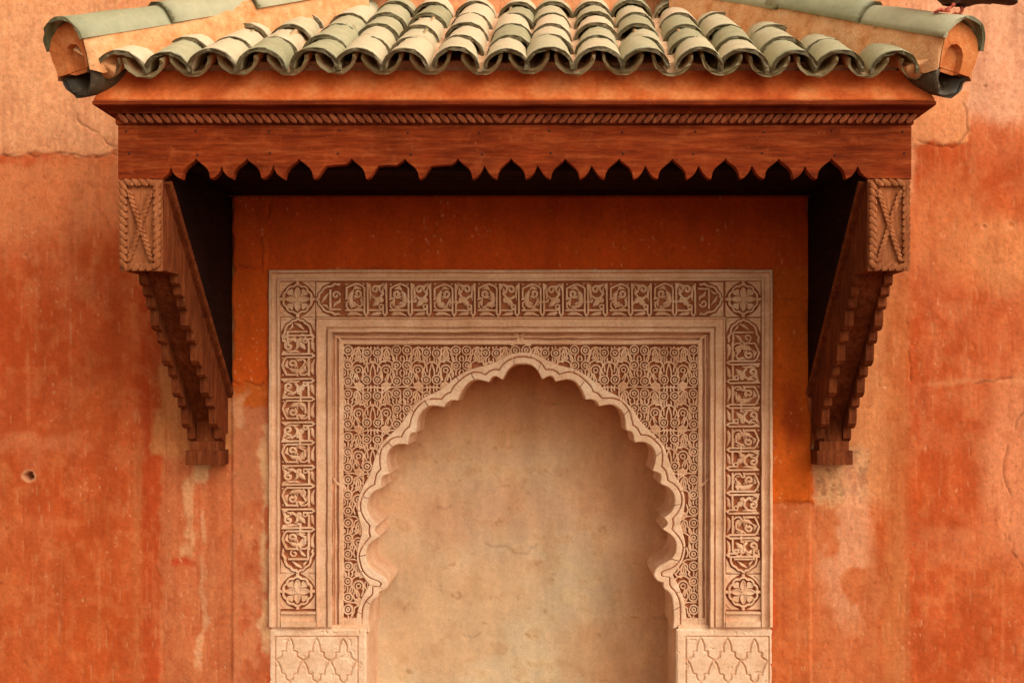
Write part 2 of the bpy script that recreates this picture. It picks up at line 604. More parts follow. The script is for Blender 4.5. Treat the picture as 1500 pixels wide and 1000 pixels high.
    X = (PX - CX) / k
    Z = EZ + (HY - PY) / k
    cxp, cyp = (xs[:-1] + xs[1:]) / 2, (ys[:-1] + ys[1:]) / 2
    keep = ~((cxp[None, :] > FX0 + 4) & (cxp[None, :] < FX1 - 4) & (cyp[:, None] > FY0 + 4))
    me = grid_mesh('plaster_wall', X, -h, Z, PAINTED, keep, np.clip(col, .01, .95))
    o = link('plaster_wall', me)
    tag(o, 'weathered orange plaster wall with peeling paint, streaks and a drilled hole', 'wall')


wall()

# ------------------------------------------------------------------ stucco surround
SUR = thing('stucco_surround', 'carved cream stucco frame with scalloped arch and inscription bands around the niche', 'arch surround', at(762.5, 925))


def frame_sweep(name, prof, mat, ybot, smooth=False):
    rings = []
    for c in range(4):
        ring = []
        for o, d in prof:
            x0, x1, y0 = FX0 + o, FX1 - o, FY0 + o
            ring.append(at(*((x0, ybot), (x0, y0), (x1, y0), (x1, ybot))[c], d))
        rings.append(ring)
    # subdivide the long runs for slightly uneven, hand-run mouldings
    out = []
    for i in range(3):
        n = 24
        for j in range(n):
            out.append([p.lerp(q, j / n) for p, q in zip(rings[i], rings[i + 1])])
    out.append(rings[3])
    for k, r in enumerate(out[1:-1]):
        dv = Vector((random.uniform(-1, 1), random.uniform(-1, 1) * .6, random.uniform(-1, 1))) * .0011
        for p in r[1:-1]:
            p += dv + Vector((random.uniform(-1, 1), random.uniform(-1, 1), random.uniform(-1, 1))) * .0005
    mb = MB().sweep(out, caps=True)
    return mb.build(name, mat, SUR, smooth)


YB = 918
frame_sweep('outer_moulding', [(0, -.03), (0, .022), (.8, .029), (3.6, .030), (4.6, .020), (6, .014), (12, .012), (13, .024), (16, .024), (17.2, .010), (17.5, -.03)], CREAM, YB)
frame_sweep('inner_moulding', [(69, -.03), (69.2, .010), (70, .024), (71.6, .024), (72.4, .015), (83.6, .015), (84.3, .004), (85.8, .004), (86.6, .022), (91, .024), (92.6, .014), (93.3, -.04)], CREAM, YB)
frame_sweep('channel_strip', [(93.4, -.04), (93.4, -.020), (96.6, -.019), (97.4, -.009), (99.6, -.008), (100.2, -.030), (102.6, -.030), (103.4, -.009), (108.6, -.009), (110, -.015), (110, -.05)], CREAM, 915)
# bottom borders
for s in (0, 1):
    x0, x1 = (FX0 + 17.6, FX0 + 68.9) if s == 0 else (FX1 - 68.9, FX1 - 17.6)
    for y0, y1, d in ((896, 899, .024), (899.2, 910, .013), (910.2, 918, .026)):
        a_, b_ = at(x0, y1, d), at(x1, y0, d)
        MB().box(a_.x, b_.x, -d, .03, a_.z, b_.z).build('bottom_border', CREAM, SUR)

m_local = lambda u, v, h: (u / S, -h, v / S)

# ---- inscription bands: ground sheet + letters, leaves, dots as sub-parts
GD = .004          # depth of the sunk ground
bands = []
for (x0, x1, y0, y1) in ((FX0 + 17, FX1 - 17, FY0 + 17, FY0 + 70), (FX0 + 17, FX0 + 70, FY0 + 70, 897), (FX1 - 70, FX1 - 17, FY0 + 70, 897)):
    a_, b_ = at(x0, y1, GD), at(x1, y0, GD)
    bands.append(MB().box(a_.x, b_.x, -GD, .02, a_.z, b_.z).build('inscription_band', GROUND_RED, SUR))


def Zc(pts):          # zoomed reading of one period of the script -> local px
    return [((x - 515) / 9.375, (605 - y) / 9.375) for x, y in pts]


LH = .015


def letter_a(v=0):
    mb = MB()
    mb.ribbon(Zc([(545, 372), (545, 215), (610, 182), (680, 156), (750, 182), (790, 215), (790, 555), (812, 590), (838, 555), (834, 300), (830, 150)]), 1.45, LH, m_local)
    mb.prism(Zc([(822, 142), (880, 172), (842, 250), (826, 250)]), 0, LH * .98, m_local)
    mb.ribbon(Zc([(528, 372), (590, 350), (592, 385), (545, 412), (545, 470), (580, 514)]), 1.2, LH * .96, m_local)
    mb.ribbon(Zc([(528, 517), (792, 517)]), 1.5, LH * .93, m_local)
    if v == 0:
        mb.ribbon(Zc([(612, 470), (706, 466), (738, 400), (885, 400), (895, 362)]), 1.4, LH * .9, m_local)
    else:
        mb.ribbon(Zc([(600, 480), (680, 440), (720, 470), (770, 440)]), 1.3, LH * .9, m_local)
    return mb


def letter_b(v=0):
    mb = MB()
    mb.ribbon(Zc([(838, 517), (1000, 517), (1045, 500)]), 1.5, LH * .94, m_local)
    mb.ribbon(Zc([(1020 + 27 * math.cos(t * .7), 468 + 27 * math.sin(t * .7)) for t in range(9)]), 1.1, LH * .9, m_local, closed=True)
    mb.ribbon(Zc([(1046, 440), (1046, 558), (1070, 592), (1096, 558), (1092, 300), (1090, 150)]), 1.4, LH, m_local)
    mb.prism(Zc([(1098, 142), (1098, 255), (1084, 255), (1050, 190)]), 0, LH * .97, m_local)
    if v:
        mb.ribbon(Zc([(850, 440), (850, 410), (900, 410), (905, 370), (880, 350)]), 1.3, LH * .9, m_local)
    return mb


def spiral(cx, cy, r0, r1, turns, a0, n=14, s=1):
    return [(cx + (r0 + (r1 - r0) * i / n) * math.cos(a0 + s * turns * 2 * math.pi * i / n),
             cy + (r0 + (r1 - r0) * i / n) * math.sin(a0 + s * turns * 2 * math.pi * i / n)) for i in range(n + 1)]


def leaf_a(v=0):
    mb = MB()
    fl = (lambda p: [(1335 - x, y) for x, y in p]) if v else (lambda p: p)
    mb.ribbon(Zc(fl(spiral(700, 290, 56, 14, 1.15, 2.6, 14, -1))), 1.82, .0115, m_local)
    mb.ribbon(Zc(fl([(670, 470), (610, 440), (590, 370), (605, 300), (640, 240)])), 3.64, .0105, m_local, taper=[.3, .9, 1.1, .9, .2], ridge=.1)
    mb.ribbon(Zc(fl([(600, 445), (650, 420), (690, 440)])), 2.60, .0098, m_local, taper=[.9, .9, .2], ridge=.1)
    mb.ribbon(Zc(fl([(640, 240), (670, 200), (745, 225)])), 2.60, .011, m_local, taper=[.3, 1, .2], ridge=.1)
    mb.ribbon(Zc(fl([(745, 470), (760, 420), (745, 370), (770, 330)])), 2.2, .0092, m_local, taper=[.3, 1, .9, .2], ridge=.1)
    mb.ribbon(Zc(fl([(650, 500), (690, 490), (760, 500)])), 1.6, .0090, m_local, taper=[.4, 1, .3], ridge=.1)
    for q in range(5):
        x, y = 640 + 12 * q, 455 - 46 * q + (q > 2) * 20
        mb.ribbon(Zc(fl([(x - 40, y - 12), (x, y)])), .7, .0095, m_local)
    return mb


def leaf_b(v=0):
    mb = MB()
    fl = (lambda p: [(1925 - x, y) for x, y in p]) if v else (lambda p: p)
    mb.ribbon(Zc(fl(spiral(940, 235, 60, 12, 1.2, 0.2, 14, -1))), 1.82, .0115, m_local)
    mb.ribbon(Zc(fl([(1000, 250), (1045, 290), (1000, 350), (940, 360), (890, 320)])), 1.82, .0105, m_local)
    mb.ribbon(Zc(fl([(1030, 350), (990, 370), (950, 420), (900, 465)])), 3.64, .0105, m_local, taper=[.3, 1, 1.2, .2], ridge=.1)
    mb.ribbon(Zc(fl(spiral(1015, 385, 36, 8, 1, 3.6, 10))), 1.56, .0115, m_local)
    mb.ribbon(Zc(fl([(880, 190), (865, 250), (875, 330), (860, 390)])), 2.0, .0092, m_local, taper=[.3, 1, .9, .2], ridge=.1)
    mb.ribbon(Zc(fl([(1050, 200), (1040, 240), (1055, 300)])), 1.8, .0094, m_local, taper=[.3, 1, .2], ridge=.1)
    mb.ribbon(Zc(fl([(960, 180), (1010, 190), (1065, 150)])), 2.34, .0105, m_local, taper=[.3, 1, .3], ridge=.1)
    return mb


def leaf_low(v=0):
    mb = MB()
    mb.ribbon(Zc([(555, 582), (600, 560), (680, 560), (765, 592)]), 2.47, .0105, m_local, taper=[.6, 1.1, .9, .2], ridge=.1)
    mb.ribbon(Zc([(870, 592), (920, 568), (980, 562), (1020, 550)]), 2.47, .0105, m_local, taper=[.2, .9, 1.1, .6], ridge=.1)
    return mb


def dots(x, y):
    mb = MB()
    for x, y in ((x, y),):
        (cx, cy), = Zc([(x, y)])
        ring = lambda r, h: [m_local(cx + r * math.cos(k * math.pi / 4), cy + r * math.sin(k * math.pi / 4), h) for k in range(9)]
        mb.sweep([ring(1.9, 0), ring(1.5, .010), ring(.3, .013)], caps=False)
    return mb


LM = [[letter_a(v).mesh('letter', CREAM), letter_b(v).mesh('letter', CREAM), leaf_a(v).mesh('leaf', CREAM, True),
       leaf_b(v).mesh('leaf', CREAM, True)] for v in (0, 1)]
LOWM = leaf_low().mesh('leaf_spray', CREAM, True)
DOTM = [dots(545, 162).mesh('dot', CREAM), dots(778, 162).mesh('dot', CREAM)]
PER = 64.4


def R2(ang):       # rotation in the wall plane (positive = counter-clockwise as seen)
    return Matrix.Rotation(-ang, 4, 'Y')


def script_run(parent, ox, oy, ang, n, scale=1.0):
    """n periods of script starting at pixel (ox,oy) = lower left of the band, running along ang"""
    ux, uy = math.cos(ang), -math.sin(ang)
    for i in range(n):
        px, py = ox + ux * PER * scale * i, oy + uy * PER * scale * i
        v = (i * 7 + int(ox)) % 3 == 1
        for k, (nm, me) in enumerate((('letter', LM[v][0]), ('letter', LM[(i % 4) == 2][1]), ('leaf', LM[i % 2][2]), ('leaf', LM[(i // 2) % 2][3]), ('leaf_spray', LOWM), ('dot', DOTM[0]), ('dot', DOTM[1]))):
            M = Matrix.Translation(at(px, py, GD - .0004 * k)) @ R2(ang + random.uniform(-.006, .006)) @ Matrix.Diagonal((scale, 1, random.uniform(.985, 1.01), 1))
            link(nm, me, parent, M)


def cartouche_cap(parent, ox, oy, ang, flip=False):
    """lobed end of a script band, pointing away from the text; ox,oy = the point of the cap"""
    half = [(0, 0), (3.5, 3), (4, 7.5), (8, 11), (11, 16), (17, 18.5), (22, 19), (27, 22.5), (31, 21), (34, 22.5)]
    mb = MB()
    for s in (1, -1):
        mb.ribbon(smooth_path([(x, y * s) for x, y in half], 2), 1.5, .014 - .0004 * (s > 0), m_local)
    mb.ribbon([(20, 14), (20, -15), (36, -15)], 1.4, .0135, m_local)
    M = Matrix.Translation(at(ox, oy, GD)) @ R2(ang) @ Matrix.Diagonal((1, 1, -1 if flip else 1, 1))
    link('cartouche_border', mb.mesh('cartouche_border', CREAM), parent, M)
    mb = MB()
    mb.ribbon([(7, -6), (11, 2), (17, 9)], 2.4, .008, m_local, taper=[.2, 1, .2], ridge=.1)
    mb.ribbon([(8, -8), (13, -9), (18, -14)], 1.8, .008, m_local, taper=[.2, 1, .3], ridge=.1)
    mb.ribbon(spiral(28, 6, 6, 1.5, 1.1, 0, 12), 1.2, .009, m_local)
    mb.ribbon([(24, -12), (27, -6), (33, -3), (34, 2)], 2.2, .008, m_local, taper=[.3, 1, .8, .2], ridge=.1)
    link('leaf', mb.mesh('leaf', CREAM, True), parent, M)
    # solid corner fields outside the lobes
    mb = MB()
    for s in (1, -1):
        poly = [(-1, 4 * s), (0, 4 * s), (1, 9 * s), (5, 13 * s), (8, 19 * s), (15, 22 * s), (20, 25 * s), (-1, 25 * s)]
        mb.prism(poly if s > 0 else poly[::-1], 0, .0064 + .0003 * s, m_local)
        mb.ribbon([(1.5, 25 * s), (1.5, 17 * s)], .9, .011, m_local)
    link('corner_field', mb.mesh('corner_field', CREAM), parent, M)


# top band: text from x=505 to ~1022, caps at both ends
script_run(bands[0], 505, FY0 + 69, 0, 8, 1.0)
cartouche_cap(bands[0], 464.5, FY0 + 43.5, 0)
cartouche_cap(bands[0], 1058, FY0 + 43.5, math.pi)
# left band: tops of the letters face left, so the text runs upwards
script_run(bands[1], FX0 + 69, 806, math.pi / 2, 5, .985)
cartouche_cap(bands[1], FX0 + 43.5, 838, math.pi / 2)
cartouche_cap(bands[1], FX0 + 43.5, 466, -math.pi / 2)
# right band: tops face right, text runs downwards
script_run(bands[2], FX1 - 69, 500, -math.pi / 2, 5, .985)
cartouche_cap(bands[2], FX1 - 43.5, 467, -math.pi / 2)
cartouche_cap(bands[2], FX1 - 43.5, 838, math.pi / 2)


# ---- rosettes
def rosette(px, py, parent_label=None):
    ro = MB()
    # lobed border
    ring = []
    for k in range(72):
        t = k / 72 * 2 * math.pi
        r = 18.6 + 2.6 * abs(math.sin(t * 5)) ** .8
        ring.append((r * math.cos(t), r * math.sin(t)))
    ro.ribbon(ring, 1.5, .015, m_local, closed=True)
    for k in range(4):
        t = k * math.pi / 2
        ro.ribbon([(20 * math.cos(t), 20 * math.sin(t)), (26 * math.cos(t), 26 * math.sin(t))], 2.2, .0135, m_local)
    M = Matrix.Translation(at(px, py, GD))
    r = link('rosette', ro.mesh('rosette', CREAM), SUR, M)
    pm = MB()
    P = smooth_path([(1.2, 0), (6, 3.4), (11, 3.6), (17, 0), (11, -3.6), (6, -3.4)], 3, closed=True)
    pm.prism([(p.x, p.y) for p in P], 0, .010, m_local)
    pm.ribbon(P, .8, .0135, m_local, closed=True)
    pme = pm.mesh('petal', CREAM)
    im = MB()
    q = [(3.5, 3.5), (8, 6), (13, 6), (15.5, 8.5), (13.5, 11), (13, 13), (11, 13.5), (8.5, 15.5), (6, 13), (6, 8)]
    im.prism(q, 0, .0095, m_local)
    ime = im.mesh('palmette', CREAM)
    kb = MB()
    for s in (-1, 1):
        kb.ribbon([(-3, 3 * s), (3, -3 * s)], .8, .0125 + .0004 * s, m_local)
    for k in range(4):
        for nm, me in (('petal', pme), ('palmette', ime)):
            o = bpy.data.objects.new(nm, me)
            COL.objects.link(o)
            o.parent = r
            o.matrix_basis = R2(k * math.pi / 2)
    o = bpy.data.objects.new('knot', kb.mesh('knot', CREAM))
    COL.objects.link(o)
    o.parent = r
    # corner fields of the square
    cf = MB()
    for sx in (1, -1):
        for sy in (1, -1):
            poly = [(25.5 * sx, 5 * sy), (25.5 * sx, 25.5 * sy), (5 * sx, 25.5 * sy), (10 * sx, 23 * sy), (15 * sx, 19.5 * sy), (19.5 * sx, 15 * sy), (23 * sx, 10 * sy)]
            cf.prism(poly, 0, .0075, m_local)
            cf.ribbon([(24.5 * sx, 17 * sy), (21 * sx, 21 * sy), (17 * sx, 24.5 * sy)], .9, .011, m_local)
    o = bpy.data.objects.new('corner_field', cf.mesh('corner_field', CREAM))
    COL.objects.link(o)
    o.parent = r


for px, py in ((FX0 + 43, FY0 + 43.5), (FX1 - 44, FY0 + 43.5), (FX0 + 43, 865), (FX1 - 44, 866)):
    rosette(px, py)

# ---- scalloped arch (traced lobes, apex -> springing, left half)
A = lambda x, y: (640 + x / 8.333, 480 + y / 8.333)
B = lambda x, y: (540 + x / 8.333, 540 + y / 8.333)
Cq = lambda x, y: (500 + x / 8.333, 640 + y / 8.333)
Dq = lambda x, y: (490 + x / 8.333, 740 + y / 8.333)
E = lambda x, y: (470 + x / 8.333, 820 + y / 8.333)
INNER = [
    [A(1046, 440), A(1000, 440), A(940, 455), A(880, 500), A(835, 565), A(815, 605), A(795, 632)],
    [A(795, 632), A(768, 618), A(740, 600), A(700, 590), A(668, 608), A(648, 640), A(630, 662)],
    [A(630, 662), A(560, 645), A(500, 632), A(440, 640), A(390, 665), A(340, 720), A(300, 780), A(275, 840), A(252, 888)],
    [A(252, 888), A(200, 884), A(160, 890), A(125, 912), A(104, 940), A(85, 970)],
    [B(918, 472), B(870, 460), B(800, 450), B(740, 455), B(690, 485), B(640, 530), B(605, 600), B(590, 660), B(586, 730), B(576, 775)],
    [B(576, 775), B(540, 778), B(510, 795), B(490, 830), B(486, 880), B(472, 926)],
    [Cq(800, 93), Cq(750, 85), Cq(690, 87), Cq(640, 110), Cq(590, 150), Cq(560, 210), Cq(550, 280), Cq(560, 350), Cq(578, 400), Cq(590, 446)],
    [Cq(590, 446), Cq(555, 460), Cq(520, 470), Cq(495, 495), Cq(486, 530), Cq(490, 570), Cq(500, 614)],
    [Cq(500, 614), Cq(470, 634), Cq(420, 652), Cq(370, 690), Cq(335, 750), Cq(320, 820), Cq(325, 900), Dq(430, 130), Dq(470, 180), Dq(535, 232)],
    [Dq(535, 232), Dq(505, 270), Dq(495, 310), Dq(512, 345), Dq(552, 378)],
    [Dq(552, 378), Dq(520, 402), Dq(490, 420), Dq(440, 460), Dq(405, 510), Dq(385, 570), Dq(385, 640), Dq(400, 700), Dq(440, 760), Dq(500, 805), Dq(560, 838), Dq(612, 870), Dq(642, 910), E(825, 290)],
    [E(825, 290), E(815, 330), E(780, 365), E(740, 380), E(705, 388)],
    [E(705, 388), E(712, 420), E(700, 450), E(650, 480), E(610, 530), E(592, 600), E(586, 680), E(582, 760), E(592, 880)]]
GROOVE = [
    [A(1046, 352), A(985, 358), A(920, 375), A(860, 405), A(805, 450), A(762, 513)],
    [A(762, 513), A(700, 510), A(640, 530), A(590, 572)],
    [A(590, 572), A(540, 552), A(480, 541), A(430, 548), A(345, 590), A(270, 650), A(200, 720), A(165, 788)],
    [A(165, 788), A(110, 812), A(60, 868)],
    [B(880, 377), B(800, 366), B(730, 377), B(670, 400), B(600, 460), B(545, 540), B(515, 620), B(495, 707)],
    [B(495, 707), B(440, 752), B(400, 828)],
    [B(400, 828), B(330, 832), B(270, 860), Cq(550, 80), Cq(492, 140), Cq(470, 230), Cq(470, 330), Cq(480, 388)],
    [Cq(480, 388), Cq(430, 450), Cq(410, 530), Cq(405, 577)],
    [Cq(405, 577), Cq(330, 622), Cq(280, 680), Cq(245, 750), Cq(230, 830), Cq(245, 920), Dq(370, 170), Dq(428, 246)],
    [Dq(428, 246), Dq(421, 320), Dq(437, 380)],
    [Dq(437, 380), Dq(370, 460), Dq(320, 540), Dq(298, 620), Dq(313, 700), Dq(337, 780), Dq(390, 850), Dq(460, 895), Dq(530, 916), E(735, 285)],
    [E(735, 285), E(720, 318), E(680, 318), E(632, 328)],
    [E(632, 328), E(628, 420), E(580, 462), E(530, 535), E(506, 605), E(501, 700), E(500, 790), E(502, 850)]]
NS = [10, 8, 12, 7, 12, 7, 12, 8, 14, 8, 16, 7, 14]


def resample(pts, n):
    P = smooth_path(pts, 6)
    L = [0]
    for a_, b_ in zip(P[:-1], P[1:]):
        L.append(L[-1] + (b_ - a_).length)
    out = []
    for k in range(n + 1):
        t = L[-1] * k / n
        i = max(0, min(len(P) - 2, next((j for j in range(len(L) - 1) if L[j + 1] >= t - 1e-9), len(P) - 2)))
        f = (t - L[i]) / max(1e-9, L[i + 1] - L[i])
        out.append(P[i].lerp(P[i + 1], f))
    return out


def join(segs):
    out, marks = [], [0]
    for s, n in zip(segs, NS):
        r = resample(s, n)
        out += r if not out else r[1:]
        marks.append(len(out) - 1)
    return out, marks


IN_L, MARK = join(INNER)
GR_L, _ = join(GROOVE)


def mirror(P):
    ys = [520, 540, 690, 713, 768, 855, 925, 940]
    ts = [0, 0, 4, 6, 10, 15, 5, 5]
    out = []
    for p in P:
        ax = 765.5 + (763.2 - 765.5) * min(1, max(0, (p.y - 533) / 90))
        out.append(Vector((2 * ax - p.x, p.y - float(np.interp(p.y, ys, ts)))))
    return out


IN_R, GR_R = mirror(IN_L), mirror(GR_L)
IN = IN_L[::-1] + IN_R[1:]            # left springing -> apex -> right springing
GR = GR_L[::-1] + GR_R[1:]
NP = len(IN)


def offset_smooth(P, off, sig=4):
    n = len(P)
    Q = []
    for i in range(n):
        s, t = Vector((0, 0)), 0
        for k in range(-3 * sig, 3 * sig + 1):
            j = min(n - 1, max(0, i + k))
            wgt = math.exp(-.5 * (k / sig) ** 2)
            s += P[j] * wgt
            t += wgt
        Q.append(s / t)
    Q[0], Q[-1] = P[0], P[-1]
    out = []
    for i in range(n):
        t = Q[min(n - 1, i + 1)] - Q[max(0, i - 1)]
        t.normalize()
        out.append(Q[i] + Vector((t.y, -t.x)) * off)   # to the left-up of travel = away from the opening
    return out


OUT = offset_smooth(GR, 9.5)
BD = -.010        # depth of the arch bands


def strip_ring(p, q, d, e0, e1, w0, w1, back):
    """cross-section between p (inner) and q (outer)"""
    L = max((q - p).length, .01)
    u = (q - p) / L
    a1, b1 = p + u * min(w0, L * .3), q - u * min(w1, L * .3)
    return [at(p.x, p.y, back), at(p.x, p.y, d - e0), at(a1.x, a1.y, d), at(b1.x, b1.y, d), at(q.x, q.y, d - e1), at(q.x, q.y, back)]


def pieces(marks, shift):
    cuts = [0]
    for mk in marks:
        i = mk + shift
        if 2 < i < NP - 3 and i - cuts[-1] > 3:
            cuts.append(i)
    cuts.append(NP - 1)
    return cuts


lm = [len(IN_L) - 1 - m_ for m_ in MARK[::-1]] + [len(IN_L) - 1 + m_ for m_ in MARK[1:]]
lob = sorted(set((lm[i] + lm[i + 1]) // 2 for i in range(len(lm) - 1) if lm[i + 1] - lm[i] > 9))
for nm, lo, hi, sh, dd in (('arch_band', IN, GR, 2, 0.0), ('arch_outer_band', GR, OUT, -2, -.0015)):
    cuts = pieces(lob, sh)
    for c0, c1 in zip(cuts[:-1], cuts[1:]):
        rings = []
        for i in range(c0, c1 + 1):
            p, q = lo[i].copy(), hi[i].copy()
            L = (q - p).length
            if nm == 'arch_band':
                q = q + (p - q) / L * .85
            else:
                p = p + (q - p) / L * .85
            if i == c1 and c1 != NP - 1:                # leave an open joint
                p = p.lerp(lo[i - 1], .22)
                q = q.lerp(hi[i - 1], .22)
            dj = BD + dd + .0012 * math.sin(i * .7)
            rings.append(strip_ring(p, q, dj, .004, .0035, 1.6, 1.1, -.045))
        MB().sweep(rings).build(nm, CREAM_BAND, SUR)
# backing under the grooves and joints, and the reveal running back to the niche
MB().sweep([[at(IN[i].x, IN[i].y, -.0185), at(OUT[i].x, OUT[i].y, -.0185)] for i in range(NP)], caps=False).build('arch_backing', GROUND_RED, SUR)
ND = -.31
MB().sweep([[at(IN[i].x, IN[i].y, -.0146), (*at(IN[i].x, IN[i].y, -.0146).xz,)] and
            [at(IN[i].x, IN[i].y, -.013)] + [Vector((at(IN[i].x, IN[i].y, -.013).x, -dd, at(IN[i].x, IN[i].y, -.013).z)) for dd in (-.08, -.16, -.24, ND)]
            for i in range(NP)], caps=False).build('arch_reveal', CREAM, SUR)

# ---- spandrel panel with roundels, hooks, leaves and stems
SX0, SX1, SY0, SY1 = FX0 + 110, FX1 - 110, FY0 + 110, 908
SD = -.031
poly = [(SX0 - 1, SY1 + 6), (SX0 - 1, SY0 - 1), (SX1 + 1, SY0 - 1), (SX1 + 1, SY1 + 6)] + [(p.x, p.y) for p in reversed(GR)]
SP = MB().prism(poly, SD - .01, SD, lambda u, v, h: at(u, v, h)).build('spandrel_panel', GROUND_RED, SUR)
for s, x0, x1 in ((0, SX0, OUT[0].x), (1, OUT[-1].x, SX1)):
    a_, b_ = at(min(x0, x1) - 7, 915, -.012), at(max(x0, x1) + 12, 905, -.012)
    MB().box(a_.x, b_.x, .0115, .045, a_.z, b_.z).build('bottom_border', CREAM, SUR)


OPEN = OUT + [Vector((OUT[-1].x, 990)), Vector((OUT[0].x, 990))]


def inside_panel(x, y, mrg=-1.5):
    if not (SX0 + .5 < x < SX1 - .5 and SY0 + 1 < y < SY1 - 4):
        return False
    near = min((p.x - x) ** 2 + (p.y - y) ** 2 for p in OUT) ** .5
    hit = False                                   # even-odd test against the arch outline
    for p, q in zip(OPEN, OPEN[1:] + OPEN[:1]):
        if (p.y > y) != (q.y > y) and x < (q.x - p.x) * (y - p.y) / (q.y - p.y) + p.x:
            hit = not hit
    return near > mrg if not hit else near < -mrg


def circ(r, n, cx=0, cy=0):
    return [(cx + r * math.cos(2 * math.pi * k / n), cy + r * math.sin(2 * math.pi * k / n)) for k in range(n)]


def roundel(tail=0):
    mb = MB()
    mb.ribbon(circ(6.3, 18), 1.0, .0176, m_local, closed=True)
    mb.ribbon(circ(2.6, 10), 1.05, .0165, m_local, closed=True)
    mb.ribbon([(-1.2, 0), (1.2, 0)], .4, .012, m_local)
    for q in range(3):                       # little bridges holding the eye in the ring
        z = q * 2.1 + .6
        mb.ribbon([(3.2 * math.cos(z), 3.2 * math.sin(z)), (5.6 * math.cos(z), 5.6 * math.sin(z))], .45, .006, m_local)
    if tail:
        mb.ribbon([(tail * 6, -1), (tail * 5.6, -8), (tail * 3, -13), (tail * 3.5, -17)], 1.25, .0135, m_local)
        mb.ribbon([(-tail * 1.5, -6.5), (0, -10), (-tail * .6, -15)], 1.1, .0125, m_local)
    return mb


def hook(s):
    mb = MB()
    mb.ribbon([(x * s, y) for x, y in spiral(0, 0, 7.4, 7.0, .78, math.radians(-60), 16, 1)] , 1.2, .0146, m_local)
    mb.ribbon([(s * x, y) for x, y in [(4.2, -6), (3.2, -10), (1.5, -15)]], 1.2, .0145, m_local)
    mb.ribbon([(s * x, y) for x, y in [(-7, 1), (-7.5, -6), (-5.5, -12), (-5, -15)]], 1.2, .0143, m_local)
    mb.ribbon(circ(3.2, 10), 1.0, .0150, m_local, closed=True)
    mb.ribbon([(s * x, y) for x, y in [(2.5, -4), (1.2, -9), (-2, -14)]], 1.1, .0125, m_local)
    return mb


def palmette():
    mb = MB()
    q = smooth_path([(0, 7), (2.2, 3), (6, 1.5), (6.2, -3), (3, -5.5), (0, -8), (-3, -5.5), (-6.2, -3), (-6, 1.5), (-2.2, 3)], 2, closed=True)
    mb.prism([(p.x, p.y) for p in q], 0, .0125, m_local)
    for sx in (-1, 1):
        mb.ribbon(circ(1.4, 6, 3 * sx, -1), .7, .0148, m_local, closed=True)
    mb.ribbon([(0, 6), (0, -6)], .6, .0144, m_local)
    return mb


def bud():
    mb = MB()
    mb.ribbon([(0, 10), (1.5, 6), (3.8, 0), (2.2, -5)], 1.5, .0140, m_local, taper=[.3, 1, 1.1, .5], ridge=.2)
    mb.ribbon([(0, 10), (-1.5, 6), (-3.8, 0), (-2.2, -5)], 1.5, .0136, m_local, taper=[.3, 1, 1.1, .5], ridge=.2)
    for sx in (-1, 1):
        mb.ribbon(circ(1.8, 7, 3 * sx, -6), 1.0, .0142 + sx * .0003, m_local, closed=True)
    mb.ribbon([(0, 4), (0, -9)], 1.1, .0125, m_local, ridge=.2)
    return mb


RND = {0: roundel().mesh('roundel', CREAM), 1: roundel(1).mesh('roundel', CREAM), -1: roundel(-1).mesh('roundel', CREAM)}
HOK = {s: hook(s).mesh('scroll', CREAM) for s in (1, -1)}
PALM, BUD = palmette().mesh('palmette', CREAM), bud().mesh('bud', CREAM)
HALF_STEMS = [
    [(3.4, 18), (3.6, 10), (1.6, 2), (0, -3)],
    [(9, 13.5), (12, 6), (8, -1), (0, -6)],
    [(7, 10), (8.5, 0), (14, -5.5), (20, -7), (27, -5), (32.5, 1), (33.5, 8)],
    [(14.5, 22), (14, 13), (12, 6)],
    [(43, 6), (40.5, 11), (43, 17)], [(31, 6), (30, 12), (31, 18)],
    [(20, 36), (27, 32), (35, 32), (44, 31)], [(20, 36), (12, 33), (4, 32), (0, 32)],
    [(3, 29), (2.6, 34), (3, 39)], [(13, 28), (14.5, 34), (13.5, 40)], [(8, 29), (6.5, 34), (8, 37)],
    [(20, 36), (14, 41), (14.5, 48), (10, 53)], [(20, 36), (27, 40), (28, 47), (32, 51)],
    [(9, 52.5), (13, 57), (20, 58.5)], [(43, 49), (41, 54), (43, 57)], [(30, 49), (30, 54), (32, 57)],
    [(26, 14), (28.5, 22), (26, 29)], [(3, 52), (3.5, 58), (0, 60)]]
NCOL = 6
PX_ = (SX1 - SX0 + 2) / NCOL
PY_ = 63.0
usc = PX_ / 88
